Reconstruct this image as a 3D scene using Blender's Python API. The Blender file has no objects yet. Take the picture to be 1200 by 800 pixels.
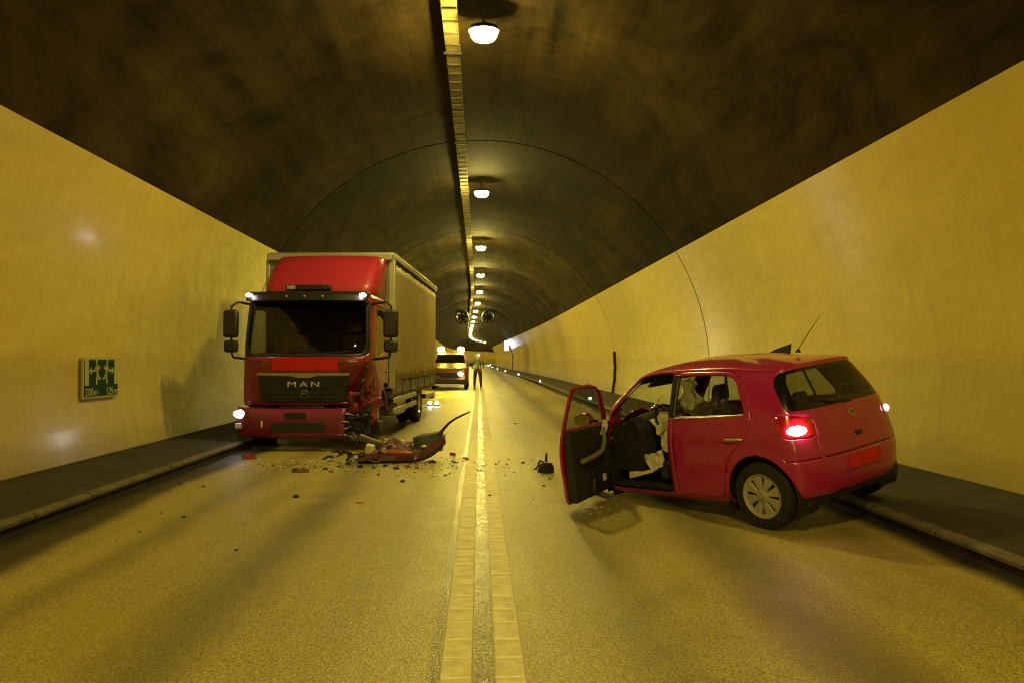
import bpy, bmesh, math, random
import numpy as np
from mathutils import Vector, Matrix, noise
R = math.radians
random.seed(7)
S = bpy.context.scene
COL = S.collection

# ---------------------------------------------------------------- camera, world, exposure
cd = bpy.data.cameras.new('camera'); cam = bpy.data.objects.new('camera', cd); COL.objects.link(cam)
cam.location = (0, 0, 1.5)
cd.sensor_width = 36; cd.lens = 27.0; cd.clip_end = 1000; cd.clip_start = .05
cam.rotation_euler = (R(90) + math.atan2(21, 900), 0, -math.atan2(38, 900))
S.camera = cam
W = bpy.data.worlds.new('World'); S.world = W; W.use_nodes = True
nt = W.node_tree; sky = nt.nodes.new('ShaderNodeTexSky'); sky.sky_type = 'NISHITA'; sky.sun_disc = False
sky.sun_elevation = R(-6); sky.sun_rotation = R(180)          # night outside the tunnel mouths
nt.links.new(sky.outputs[0], nt.nodes['Background'].inputs[0]); nt.nodes['Background'].inputs[1].default_value = .05
S.view_settings.view_transform = 'Standard'; S.view_settings.look = 'None'
S.view_settings.exposure = 0.0; S.view_settings.gamma = 1.0
S.cycles.use_denoising = True
try: S.cycles.denoiser = 'OPENIMAGEDENOISE'
except Exception: pass
S.cycles.max_bounces = 8; S.cycles.diffuse_bounces = 4; S.cycles.glossy_bounces = 4
S.cycles.transparent_max_bounces = 16; S.cycles.transmission_bounces = 6
S.cycles.caustics_reflective = False; S.cycles.caustics_refractive = False
S.cycles.sample_clamp_indirect = 6.0
S.cycles.filter_width = 1.1

SODIUM = (1.0, .80, .18)
LAMP_STRENGTH = 870.0

# ---------------------------------------------------------------- helpers: materials
MATS = {}
def newmat(name):
    m = bpy.data.materials.new(name); m.use_nodes = True
    return m, m.node_tree, m.node_tree.nodes['Principled BSDF']
def N(t, kind, **kw):
    n = t.nodes.new(kind)
    for k, v in kw.items(): setattr(n, k, v)
    return n
def pr(name, col, rough=.5, metal=0, coat=0, spec=.5, var=.18, vscale=4., bump=0, bscale=60., emit=None, es=0, dust=0):
    """principled material with a little procedural unevenness of colour, gloss and relief"""
    if name in MATS: return MATS[name]
    m, t, b = newmat(name)
    b.inputs['Roughness'].default_value = rough; b.inputs['Metallic'].default_value = metal
    b.inputs['Coat Weight'].default_value = coat; b.inputs['Coat Roughness'].default_value = .08
    b.inputs['Specular IOR Level'].default_value = spec
    tc = N(t, 'ShaderNodeTexCoord'); nz = N(t, 'ShaderNodeTexNoise')
    nz.inputs['Scale'].default_value = vscale; nz.inputs['Detail'].default_value = 6; nz.inputs['Roughness'].default_value = .65
    t.links.new(tc.outputs['Object'], nz.inputs['Vector'])
    mx = N(t, 'ShaderNodeMix', data_type='RGBA')
    lo = [c * (1 - var) for c in col]; hi = [min(1, c * (1 + var)) for c in col]
    if dust: lo = [a * (1 - dust) + d * dust for a, d in zip(lo, (.22, .19, .14))]
    mx.inputs[6].default_value = (*lo, 1); mx.inputs[7].default_value = (*hi, 1)
    mr = N(t, 'ShaderNodeMapRange'); mr.inputs[1].default_value = .3; mr.inputs[2].default_value = .7
    t.links.new(nz.outputs[0], mr.inputs[0]); t.links.new(mr.outputs[0], mx.inputs[0])
    t.links.new(mx.outputs[2], b.inputs['Base Color'])
    rr = N(t, 'ShaderNodeMapRange'); rr.inputs[1].default_value = .3; rr.inputs[2].default_value = .7
    rr.inputs[3].default_value = min(1, rough * 1.25); rr.inputs[4].default_value = rough * .8
    t.links.new(nz.outputs[0], rr.inputs[0]); t.links.new(rr.outputs[0], b.inputs['Roughness'])
    if bump:
        n2 = N(t, 'ShaderNodeTexNoise'); n2.inputs['Scale'].default_value = bscale; n2.inputs['Detail'].default_value = 4
        t.links.new(tc.outputs['Object'], n2.inputs['Vector'])
        bp = N(t, 'ShaderNodeBump'); bp.inputs['Strength'].default_value = bump; bp.inputs['Distance'].default_value = .01
        t.links.new(n2.outputs[0], bp.inputs['Height']); t.links.new(bp.outputs[0], b.inputs['Normal'])
    if emit:
        b.inputs['Emission Color'].default_value = (*emit, 1); b.inputs['Emission Strength'].default_value = es
    MATS[name] = m
    return m
def emat(name, col, s):
    if name in MATS: return MATS[name]
    m = bpy.data.materials.new(name); m.use_nodes = True; t = m.node_tree; t.nodes.clear()
    o = N(t, 'ShaderNodeOutputMaterial'); e = N(t, 'ShaderNodeEmission')
    e.inputs[0].default_value = (*col, 1); e.inputs[1].default_value = s
    t.links.new(e.outputs[0], o.inputs[0]); MATS[name] = m; return m
def glassmat(name, tint, rough=.03):
    if name in MATS: return MATS[name]
    m = bpy.data.materials.new(name); m.use_nodes = True; t = m.node_tree; t.nodes.clear()
    o = N(t, 'ShaderNodeOutputMaterial'); tr = N(t, 'ShaderNodeBsdfTransparent'); gl = N(t, 'ShaderNodeBsdfGlossy')
    tr.inputs[0].default_value = (*tint, 1); gl.inputs['Roughness'].default_value = rough
    lw = N(t, 'ShaderNodeLayerWeight'); lw.inputs[0].default_value = .5; mx = N(t, 'ShaderNodeMixShader')
    pw = N(t, 'ShaderNodeMath', operation='POWER'); pw.inputs[1].default_value = 4.; t.links.new(lw.outputs['Facing'], pw.inputs[0])
    ad = N(t, 'ShaderNodeMath', operation='MULTIPLY_ADD'); ad.inputs[1].default_value = .75; ad.inputs[2].default_value = .045; t.links.new(pw.outputs[0], ad.inputs[0])
    t.links.new(ad.outputs[0], mx.inputs[0]); t.links.new(tr.outputs[0], mx.inputs[1]); t.links.new(gl.outputs[0], mx.inputs[2])
    t.links.new(mx.outputs[0], o.inputs[0]); MATS[name] = m; return m

# ---------------------------------------------------------------- helpers: objects
def tag(o, label=None, cat=None, group=None, kind=None):
    if label: o['label'] = label
    if cat: o['category'] = cat
    if group: o['group'] = group
    if kind: o['kind'] = kind
    return o
def empty(name, loc=(0, 0, 0), rz=0, parent=None):
    o = bpy.data.objects.new(name, None); COL.objects.link(o); o.location = loc; o.rotation_euler = (0, 0, rz)
    o.empty_display_size = .1
    if parent: o.parent = parent
    return o
def link(name, me, mat=None, parent=None, smooth=None):
    if mat is not None and len(me.materials) == 0: me.materials.append(mat)
    o = bpy.data.objects.new(name, me); COL.objects.link(o)
    if parent: o.parent = parent
    return o
def obj(name, bm, mat, parent=None, smooth=True, bevel=0, loc=None, rot=None, auto=35):
    bmesh.ops.recalc_face_normals(bm, faces=bm.faces)
    me = bpy.data.meshes.new(name); bm.to_mesh(me); bm.free()
    if smooth:
        me.shade_smooth()
        try: me.set_sharp_from_angle(angle=R(auto))
        except Exception: pass
    o = link(name, me, mat, parent)
    if bevel:
        md = o.modifiers.new('bevel', 'BEVEL'); md.width = bevel; md.segments = 2; md.limit_method = 'ANGLE'; md.angle_limit = R(40)
    if loc: o.location = loc
    if rot: o.rotation_euler = rot
    return o
def copy_tree(o, parent=None):
    c = o.copy(); COL.objects.link(c); c.parent = parent
    for ch in [x for x in S.objects if x.parent is o]: copy_tree(ch, c)
    return c
def nb(): return bmesh.new()
def box(bm, x0, x1, y0, y1, z0, z1, M=None):
    vs = [bm.verts.new((x, y, z)) for z in (z0, z1) for y in (y0, y1) for x in (x0, x1)]
    for f in ((0, 2, 3, 1), (4, 5, 7, 6), (0, 1, 5, 4), (2, 6, 7, 3), (0, 4, 6, 2), (1, 3, 7, 5)): bm.faces.new([vs[i] for i in f])
    if M is not None: bmesh.ops.transform(bm, matrix=M, verts=vs)
    return vs
def hexa(bm, pts):
    vs = [bm.verts.new(p) for p in pts]
    for f in ((0, 3, 2, 1), (4, 5, 6, 7), (0, 1, 5, 4), (1, 2, 6, 5), (2, 3, 7, 6), (3, 0, 4, 7)): bm.faces.new([vs[i] for i in f])
    return vs
def tube(bm, pts, rad, n=10, caps=True, flat=1.0):
    pts = [Vector(p) for p in pts]; m = len(pts)
    if not hasattr(rad, '__len__'): rad = [rad] * m
    rings = []; ref = None
    for i, p in enumerate(pts):
        d = (pts[min(i + 1, m - 1)] - pts[max(i - 1, 0)]).normalized()
        if ref is None: ref = Vector((0, 0, 1)) if abs(d.z) < .9 else Vector((1, 0, 0))
        a = (ref - d * ref.dot(d)).normalized(); b = d.cross(a); ref = a
        rings.append([bm.verts.new(p + (a * math.cos(2 * math.pi * k / n) + b * math.sin(2 * math.pi * k / n) * flat) * rad[i]) for k in range(n)])
    for i in range(m - 1):
        for k in range(n):
            bm.faces.new((rings[i][k], rings[i][(k + 1) % n], rings[i + 1][(k + 1) % n], rings[i + 1][k]))
    if caps: bm.faces.new(rings[0][::-1]); bm.faces.new(rings[-1])
    return rings
def lathe(bm, prof, n=32, M=None, close=False):
    """profile of (radius, height) turned round local z"""
    rings = []; allv = []
    for r, z in prof:
        if r < 1e-6: ring = [bm.verts.new((0, 0, z))]
        else: ring = [bm.verts.new((r * math.cos(2 * math.pi * k / n), r * math.sin(2 * math.pi * k / n), z)) for k in range(n)]
        rings.append(ring); allv += ring
    L = len(rings)
    for i in range(L if close else L - 1):
        a, b = rings[i], rings[(i + 1) % L]
        if len(a) == 1 and len(b) == 1: continue
        for k in range(n):
            k2 = (k + 1) % n
            if len(a) == 1: bm.faces.new((a[0], b[k2], b[k]))
            elif len(b) == 1: bm.faces.new((a[k], a[k2], b[0]))
            else: bm.faces.new((a[k], a[k2], b[k2], b[k]))
    if M is not None: bmesh.ops.transform(bm, matrix=M, verts=allv)
    return allv
def prism(bm, poly, h0, h1, M=None):
    """flat polygon (x, z) extruded along y from h0 to h1"""
    a = [bm.verts.new((x, h0, z)) for x, z in poly]; b = [bm.verts.new((x, h1, z)) for x, z in poly]
    bm.faces.new(a); bm.faces.new(b[::-1]); n = len(poly)
    for i in range(n): bm.faces.new((a[i], b[i], b[(i + 1) % n], a[(i + 1) % n]))
    if M is not None: bmesh.ops.transform(bm, matrix=M, verts=a + b)
    return a + b
def rpoly(poly, r, n=6):
    """polygon with rounded corners"""
    if not hasattr(r, '__len__'): r = [r] * len(poly)
    out = []; L = len(poly)
    for i in range(L):
        p = Vector(poly[i]); a = (Vector(poly[i - 1]) - p); b = (Vector(poly[(i + 1) % L]) - p)
        la, lb = a.length, b.length; a.normalize(); b.normalize()
        rr = min(r[i], la * .48, lb * .48); p0 = p + a * rr; p1 = p + b * rr
        for k in range(n + 1):
            t = k / n; q = p0 * (1 - t) ** 2 + p * 2 * t * (1 - t) + p1 * t * t; out.append((q.x, q.y))
    return out
def textmesh(txt, size, ext=.004, align='CENTER'):
    c = bpy.data.curves.new('lettering', 'FONT'); c.body = txt; c.size = size; c.extrude = ext; c.align_x = align
    c.resolution_u = 3
    o = bpy.data.objects.new('lettering', c); COL.objects.link(o)
    dg = bpy.context.evaluated_depsgraph_get()
    me = bpy.data.meshes.new_from_object(o.evaluated_get(dg)); bpy.data.objects.remove(o)
    return me

# ---------------------------------------------------------------- helpers: dense panel surface that is cut into panels
def crom(P, sub):
    """Catmull-Rom along axis 0 (P already carries one ghost point at both ends); returns samples and parameters"""
    out = []; par = []
    n = P.shape[0] - 3
    for i in range(n):
        p0, p1, p2, p3 = P[i], P[i + 1], P[i + 2], P[i + 3]
        for s in range(sub):
            t = s / sub
            out.append(.5 * (2 * p1 + (p2 - p0) * t + (2 * p0 - 5 * p1 + 4 * p2 - p3) * t * t + (3 * p1 - p0 - 3 * p2 + p3) * t ** 3)); par.append(i + t)
    out.append(P[-2]); par.append(n)
    return np.array(out), np.array(par)
class Shell:
    """half control grid G[u][v] of (x, y, z), mirrored in axis `ax`; u runs round the plan, v from sill to roof spine"""
    def __init__(s, G, ax, su=10, sv=8, flip=False):
        G = np.array(G, float); mir = np.ones(3); mir[ax] = -1
        Mi = G[::-1] * mir
        full = np.concatenate([G, Mi[1:-1]], 0)                     # closed loop
        U = np.concatenate([full[-1:], full, full[:2]], 0)
        D, up = crom(U, su); D = D[:-1]; up = up[:-1]
        nu = G.shape[0] - 1
        V = np.swapaxes(D, 0, 1)
        V = np.concatenate([2 * V[:1] - V[1:2], V, V[-2:-1] * mir], 0)
        V, vp = crom(V, sv); V = np.swapaxes(V, 0, 1)
        a, b = V.shape[:2]
        s.V = [tuple(p) for p in V.reshape(-1, 3)]
        uu = np.where(up > nu, up - 2 * nu, up)
        s.P = [(uu[i], vp[j]) for i in range(a) for j in range(b)]
        T = []
        for i in range(a):
            i2 = (i + 1) % a
            for j in range(b - 1):
                q = (i * b + j, i2 * b + j, i2 * b + j + 1, i * b + j + 1)
                T += [(q[0], q[2], q[1]), (q[0], q[3], q[2])]
        if flip: T = [t[::-1] for t in T]
        s.T = T; s.L = ['body'] * len(T)
    def cut(s, poly, axes, label, allow=('body',), mask=None, band=0, space='xyz', absy=False):
        """tris inside the 2-D outline get `label` (cut exactly); with band>0 only a strip of that half-width along the outline"""
        src = np.array(s.V if space == 'xyz' else s.P)
        if absy: src = np.abs(src) if space != 'xyz' else np.concatenate([src[:, :1], np.abs(src[:, 1:2]), src[:, 2:]], 1)
        q = src[:, list(axes)]
        A = np.array(poly); B = np.roll(A, -1, 0)
        dmin = np.full(len(q), 1e9); inside = np.zeros(len(q), bool)
        for a, b in zip(A, B):
            ab = b - a; L2 = (ab @ ab) or 1e-12
            t = np.clip(((q - a) @ ab) / L2, 0, 1); d = np.hypot(*(q - a - t[:, None] * ab).T); dmin = np.minimum(dmin, d)
            c = ((a[1] > q[:, 1]) != (b[1] > q[:, 1]))
            xs = a[0] + (q[:, 1] - a[1]) / ((b[1] - a[1]) or 1e-12) * (b[0] - a[0]); inside ^= c & (q[:, 0] < xs)
        ph = np.where(inside, -dmin, dmin)
        if band: ph = np.abs(ph) - band
        ph = list(ph); new = {}
        xyz = np.array(s.V)
        def mid(i, j):
            k = (min(i, j), max(i, j))
            if k not in new:
                t = ph[i] / (ph[i] - ph[j]); t = min(max(t, .02), .98)
                s.V.append(tuple(np.array(s.V[i]) * (1 - t) + np.array(s.V[j]) * t))
                s.P.append(tuple(np.array(s.P[i]) * (1 - t) + np.array(s.P[j]) * t)); ph.append(0.)
                new[k] = len(s.V) - 1
            return new[k]
        T2, L2_ = [], []
        for tri, lab in zip(s.T, s.L):
            if lab not in allow or (mask is not None and not mask(*((xyz[tri[0]] + xyz[tri[1]] + xyz[tri[2]]) / 3))):
                T2.append(tri); L2_.append(lab); continue
            neg = [ph[k] < 0 for k in tri]; c = sum(neg)
            if c == 3: T2.append(tri); L2_.append(label); continue
            if c == 0: T2.append(tri); L2_.append(lab); continue
            odd = neg.index(c == 1); a, b, d = tri[odd], tri[(odd + 1) % 3], tri[(odd + 2) % 3]
            m1, m2 = mid(a, b), mid(a, d)
            T2 += [(a, m1, m2), (m1, b, d), (m1, d, m2)]
            L2_ += [label, lab, lab] if c == 1 else [lab, label, label]
        s.T, s.L = T2, L2_
    def mesh(s, labels, pick=None, offset=0, fn=None):
        bm = nb(); idx = {}
        for tri, lab in zip(s.T, s.L):
            if lab not in labels: continue
            if pick is not None and not pick(*(sum(s.V[k][c] for k in tri) / 3 for c in range(3))): continue
            vs = []
            for k in tri:
                if k not in idx:
                    p = s.V[k]; idx[k] = bm.verts.new(fn(*p) if fn else p)
                vs.append(idx[k])
            try: bm.faces.new(vs)
            except ValueError: pass
        bmesh.ops.remove_doubles(bm, verts=bm.verts, dist=2e-5)
        bm.normal_update()
        if offset:
            nrm = {v: v.normal.copy() for v in bm.verts}
            for v in bm.verts: v.co += nrm[v] * offset
        return bm
def panel(name, bm, mat, parent, thick=0, auto=50, flip=False, matrix=None):
    """panel mesh keeps its winding (outside = outward normals)"""
    if flip: bmesh.ops.reverse_faces(bm, faces=bm.faces)
    if matrix is not None: bmesh.ops.transform(bm, matrix=matrix, verts=bm.verts)
    me = bpy.data.meshes.new(name); bm.to_mesh(me); bm.free(); me.shade_smooth()
    try: me.set_sharp_from_angle(angle=R(auto))
    except Exception: pass
    o = link(name, me, mat, parent)
    if thick:
        md = o.modifiers.new('solid', 'SOLIDIFY'); md.thickness = thick; md.offset = -1
    return o

# ---------------------------------------------------------------- path of the tunnel
_pi = [-40, 0, 4, 5, 6, 7, 8, 9, 10, 11, 12, 13, 14, 15, 16, 17, 18, 19, 20]
_px = [0, 0, -.01, -.06, -.22, -.45, -.68, -.90, -1.13, -1.36, -1.57, -1.75, -1.88, -1.92, -1.82, -1.5, -.8, .15, 1.4]
_st = 1.25
while _pi[-1] < 30:
    _st += .30; _pi.append(_pi[-1] + 1); _px.append(_px[-1] + _st)
SP = 11.0
def pathx(y): return float(np.interp(y / SP - .03, _pi, _px))
def pathdx(y): return (pathx(y + 3) - pathx(y - 3)) / 6
def sweep(bm, prof, ys, closed=False):
    rows = []
    for y in ys:
        ox = pathx(y); rows.append([bm.verts.new((x + ox, y, z)) for x, z in prof])
    n = len(prof)
    for a, b in zip(rows, rows[1:]):
        for k in range(n if closed else n - 1):
            bm.faces.new((a[k], a[(k + 1) % n], b[(k + 1) % n], b[k]))
    if closed: bm.faces.new(rows[0][::-1]); bm.faces.new(rows[-1])
Y0, Y1 = -46.2, 318.0
def stations(a, b, step=5.5):
    n = max(1, int(round((b - a) / step))); return [a + (b - a) * i / n for i in range(n + 1)]

KL, KR, KH = -3.92, 3.63, .145          # kerb edges, kerb height
CX, CZ, RAD = .05, 1.23, 5.49           # vault circle
TL, TR = R(30.2), R(31.5)               # where the wall coating ends
# E_MATS
# ---------------------------------------------------------------- setting materials
def mth(t, op, a, b=None, clamp=False):
    n = N(t, 'ShaderNodeMath', operation=op, use_clamp=clamp)
    for i, v in enumerate((a, b)):
        if v is None: continue
        if isinstance(v, (int, float)): n.inputs[i].default_value = v
        else: t.links.new(v, n.inputs[i])
    return n.outputs[0]
def nse(t, vec, scale, detail=5, rough=.6, dist=0):
    n = N(t, 'ShaderNodeTexNoise'); n.inputs['Scale'].default_value = scale; n.inputs['Detail'].default_value = detail
    n.inputs['Roughness'].default_value = rough; n.inputs['Distortion'].default_value = dist
    t.links.new(vec, n.inputs['Vector']); return n.outputs[0]
def mapr(t, v, a, b, c=0., d=1., smooth=False):
    n = N(t, 'ShaderNodeMapRange', interpolation_type='SMOOTHSTEP' if smooth else 'LINEAR')
    t.links.new(v, n.inputs[0])
    for i, x in enumerate((a, b, c, d)): n.inputs[i + 1].default_value = x
    return n.outputs[0]
def mixc(t, f, a, b, mode='MIX'):
    n = N(t, 'ShaderNodeMix', data_type='RGBA', blend_type=mode)
    for i, v in ((0, f), (6, a), (7, b)):
        if isinstance(v, (int, float)): n.inputs[i].default_value = v
        elif isinstance(v, tuple): n.inputs[i].default_value = (*v, 1)
        else: t.links.new(v, n.inputs[i])
    return n.outputs[2]
def mapping(t, vec, scale):
    n = N(t, 'ShaderNodeMapping'); n.inputs['Scale'].default_value = scale; t.links.new(vec, n.inputs[0]); return n.outputs[0]
def bumpn(t, h, strength, dist, normal=None):
    n = N(t, 'ShaderNodeBump'); n.inputs['Strength'].default_value = strength; n.inputs['Distance'].default_value = dist
    t.links.new(h, n.inputs['Height'])
    if normal is not None: t.links.new(normal, n.inputs['Normal'])
    return n.outputs[0]

def road_material():
    m, t, b = newmat('road_surface'); tc = N(t, 'ShaderNodeTexCoord'); P = tc.outputs['Object']
    sx = N(t, 'ShaderNodeSeparateXYZ'); t.links.new(P, sx.inputs[0]); X = sx.outputs[0]
    big = nse(t, P, .35, 4); mid = nse(t, P, 2.6, 6, .7); strk = nse(t, mapping(t, P, (2.2, .09, 1)), 1.6, 5, .6)
    fine = nse(t, P, 75, 3, .7); fine2 = nse(t, P, 170, 2, .6)
    vo = N(t, 'ShaderNodeTexVoronoi'); vo.inputs['Scale'].default_value = 105; t.links.new(P, vo.inputs['Vector'])
    vs = N(t, 'ShaderNodeSeparateColor'); t.links.new(vo.outputs['Color'], vs.inputs[0])
    c = mixc(t, mapr(t, strk, .35, .68), (.37, .30, .066), (.54, .435, .10))
    c = mixc(t, mapr(t, mid, .3, .75, 0, .55), c, (.33, .26, .07))
    c = mixc(t, mapr(t, fine, .44, .60, 0, .9), c, (.13, .105, .032))
    c = mixc(t, mapr(t, fine2, .58, .68, 0, .85), c, (.60, .52, .18))
    c = mixc(t, mapr(t, vs.outputs[0], .70, .9, 0, .5), c, (.62, .52, .17))
    c = mixc(t, mapr(t, vs.outputs[1], .72, .92, 0, .5), c, (.075, .058, .022))
    hue = nse(t, mapping(t, P, (1, .35, 1)), 1.1, 4); c = mixc(t, mapr(t, hue, .5, .72, 0, .35), c, (.33, .22, .05))
    # rubbed-in dark tracks and darker bands along the gutters
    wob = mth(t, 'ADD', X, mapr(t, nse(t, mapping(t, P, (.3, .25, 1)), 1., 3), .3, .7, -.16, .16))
    for cx, w, amt in ((-1.64, .42, .56), (1.92, .48, .62), (.90, .35, .30), (-2.78, .3, .34), (3.05, .3, .22)):
        d = mth(t, 'ABSOLUTE', mth(t, 'SUBTRACT', wob, cx))
        f = mapr(t, d, 0, w, amt, 0, True)
        f = mth(t, 'MULTIPLY', f, mapr(t, big, .3, .7, .7, 1.15))
        c = mixc(t, f, c, (.042, .033, .022))
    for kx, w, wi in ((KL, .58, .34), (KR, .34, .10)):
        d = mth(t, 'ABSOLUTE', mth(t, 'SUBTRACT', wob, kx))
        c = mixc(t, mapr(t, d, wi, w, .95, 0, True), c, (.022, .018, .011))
    # open-textured grit between and beside the centre lines
    def strip(a, bb, s=.012):
        return mth(t, 'MULTIPLY', mapr(t, X, a - s, a + s), mapr(t, X, bb - s, bb + s, 1, 0))
    g = mth(t, 'MAXIMUM', strip(-.034, .077), mth(t, 'MULTIPLY', strip(-.245, -.186, .02), .8))
    g = mth(t, 'MAXIMUM', g, mth(t, 'MULTIPLY', strip(.62, 1.25, .25), mapr(t, mid, .45, .7, 0, .55)))
    c = mixc(t, mth(t, 'MULTIPLY', g, mapr(t, fine, .35, .6)), c, (.05, .045, .032))
    t.links.new(c, b.inputs['Base Color'])
    r = mth(t, 'SUBTRACT', mapr(t, mid, .3, .7, .58, .42), mth(t, 'MULTIPLY', g, .22)); t.links.new(r, b.inputs['Roughness'])
    b.inputs['Specular IOR Level'].default_value = .35
    h = mth(t, 'ADD', mth(t, 'MULTIPLY', fine, .8), mth(t, 'MULTIPLY', vo.outputs[0], .5))
    bs = N(t, 'ShaderNodeBump'); bs.inputs['Distance'].default_value = .012
    t.links.new(h, bs.inputs['Height']); t.links.new(mth(t, 'ADD', .30, mth(t, 'MULTIPLY', g, .65)), bs.inputs['Strength'])
    t.links.new(bs.outputs[0], b.inputs['Normal'])
    return m
def wall_material():
    m, t, b = newmat('wall_paint'); tc = N(t, 'ShaderNodeTexCoord'); P = tc.outputs['Object']
    sx = N(t, 'ShaderNodeSeparateXYZ'); t.links.new(P, sx.inputs[0]); Z = sx.outputs[2]
    PM = mapping(t, P, (1, .25, 1)); big = nse(t, PM, .7, 5); mid = nse(t, mapping(t, P, (1, .5, 1.6)), 3, 6, .7); fine = nse(t, P, 30, 4, .7)
    c = mixc(t, mapr(t, big, .3, .7), (.63, .49, .115), (.74, .60, .155))
    c = mixc(t, mapr(t, mid, .35, .8, 0, .5), c, (.52, .385, .065))
    c = mixc(t, mapr(t, fine, .5, .8, 0, .35), c, (.46, .34, .065))
    drip = nse(t, mapping(t, P, (1, 2.2, .12)), 2.2, 5, .7)
    zz = mth(t, 'ADD', Z, mapr(t, nse(t, mapping(t, P, (.5, .5, 2)), 1.5, 4), .3, .7, -.12, .12))
    c = mixc(t, mth(t, 'MULTIPLY', mapr(t, drip, .5, .75, 0, .35), mapr(t, Z, 4, 1, .3, 1)), c, (.33, .25, .06))
    c = mixc(t, mapr(t, zz, 1.62, 1.45, 0, .34), c, (.30, .225, .06))       # road spray up to about 1.5 m
    c = mixc(t, mapr(t, zz, .62, .2, 0, .5), c, (.17, .125, .045))
    t.links.new(c, b.inputs['Base Color'])
    t.links.new(mapr(t, mid, .3, .7, .32, .46), b.inputs['Roughness'])
    b.inputs['Coat Weight'].default_value = .30; t.links.new(mapr(t, fine, .3, .7, .12, .2), b.inputs['Coat Roughness'])
    h = mth(t, 'ADD', mth(t, 'MULTIPLY', nse(t, P, 1.4, 3), 3.0), mth(t, 'MULTIPLY', fine, .12))
    t.links.new(bumpn(t, h, .25, .03), b.inputs['Normal'])
    return m
def vault_material():
    m, t, b = newmat('vault_concrete'); tc = N(t, 'ShaderNodeTexCoord'); P = tc.outputs['Object']
    big = nse(t, P, .33, 5, .6, .6); mid = nse(t, mapping(t, P, (1, .4, 1)), 1.7, 6, .7); fine = nse(t, P, 22, 5, .7)
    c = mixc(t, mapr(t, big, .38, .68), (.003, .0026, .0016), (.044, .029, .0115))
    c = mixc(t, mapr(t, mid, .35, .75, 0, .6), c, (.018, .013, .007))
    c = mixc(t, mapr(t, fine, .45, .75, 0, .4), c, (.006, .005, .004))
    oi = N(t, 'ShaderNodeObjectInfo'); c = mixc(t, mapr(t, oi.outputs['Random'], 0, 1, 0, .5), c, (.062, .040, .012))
    bl = nse(t, mapping(t, P, (1, .6, 1)), .55, 8, .68, .8); st_n = nse(t, mapping(t, P, (3, .12, 3)), .9, 5, .6)
    bc = mapr(t, mth(t, 'ADD', mth(t, 'MULTIPLY', bl, .7), mth(t, 'MULTIPLY', st_n, .3)), .38, .62, .22, 1.75); cc = N(t, 'ShaderNodeCombineColor')
    for i in range(3): t.links.new(bc, cc.inputs[i])
    c = mixc(t, 1.0, c, cc.outputs[0], 'MULTIPLY')
    t.links.new(c, b.inputs['Base Color']); b.inputs['Roughness'].default_value = .85; b.inputs['Specular IOR Level'].default_value = .08
    t.links.new(bumpn(t, mth(t, 'ADD', mth(t, 'MULTIPLY', mid, 2.), fine), .4, .015), b.inputs['Normal'])
    return m
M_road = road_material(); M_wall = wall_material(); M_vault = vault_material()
M_walk = pr('walkway_asphalt', (.027, .023, .016), .85, var=.3, vscale=2.2, bump=.5, bscale=90)
M_kerb = pr('kerb_stone', (.12, .098, .05), .75, var=.35, vscale=3., bump=.5, bscale=50)
M_kerbface = pr('kerb_face_dark', (.034, .028, .020), .7, var=.4, vscale=3, bump=.5, bscale=40)
M_joint = pr('joint_filler', (.018, .016, .012), .9, var=.2)
M_line = pr('road_paint', (.54, .465, .21), .55, var=.16, vscale=14, bump=.35, bscale=110)
M_rib = pr('road_paint_rib', (.72, .62, .28), .5, var=.12, vscale=9)  # brighter than the line: light caught by raised ribs is in the colour
M_black = pr('black_plastic', (.014, .013, .013), .45, var=.25, vscale=9)
M_dark = pr('dark_metal', (.035, .033, .03), .5, metal=.3, var=.25, vscale=6)
M_galv = pr('galvanised_steel', (.42, .39, .31), .42, metal=.5, var=.2, vscale=8)
M_tyre = pr('tyre_rubber', (.014, .013, .012), .75, var=.3, vscale=14, bump=.3, bscale=70)
M_silver = pr('silver_paint', (.50, .49, .46), .32, metal=.7, var=.12, vscale=10)

# ---------------------------------------------------------------- road, walkways, kerbs
bm = nb(); ys = stations(Y0, Y1, 2.75)
sweep(bm, [(KL - .02, -.002), (-2, .03), (-.25, .045), (.0, .047), (.3, .045), (2, .03), (KR + .02, -.002)], ys)
# crown flattened: the visible road is level to the eye
for v in bm.verts: v.co.z = 0.0
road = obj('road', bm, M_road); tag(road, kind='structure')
def side(name, edge, wall_x, sgn):
    w = obj(name, _sw([(edge + sgn * .10, KH), (wall_x + sgn * .6, KH + .012)]), M_walk); tag(w, kind='structure')
    # kerb stone: rounded nose over a set-back, dark face
    kp = [(edge + sgn * .105, KH + .001), (edge + sgn * .05, KH + .004), (edge + sgn * .012, KH - .004), (edge, KH - .022), (edge + sgn * .004, KH - .05)]
    for y in [2 + k for k in range(38)]:                               # single stones while they can be told apart
        b_ = nb(); dx, dz = random.uniform(-.003, .003), random.uniform(-.002, .002)
        sweep(b_, [(x + dx, z + dz) for x, z in kp], [y + .006, y + .5, y + .994]); obj('kerb_stone', b_, M_kerb, w)
    b_ = nb(); sweep(b_, kp, stations(Y0, 2, 5.5)); sweep(b_, kp, stations(40, Y1, 5.5)); o = obj('far_kerb', b_, M_kerb, w); o['kind'] = 'stuff'
    obj('kerb_face', _sw([(edge + sgn * .004, KH - .05), (edge + sgn * .035, KH - .056), (edge + sgn * .045, -.02)]), M_kerbface, w)
    return w
def _sw(prof):
    b_ = nb(); sweep(b_, prof, stations(Y0, Y1, 5.5)); return b_
side('walkway_left', KL, -5.33, -1); side('walkway_right', KR, 5.43, 1)

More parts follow.
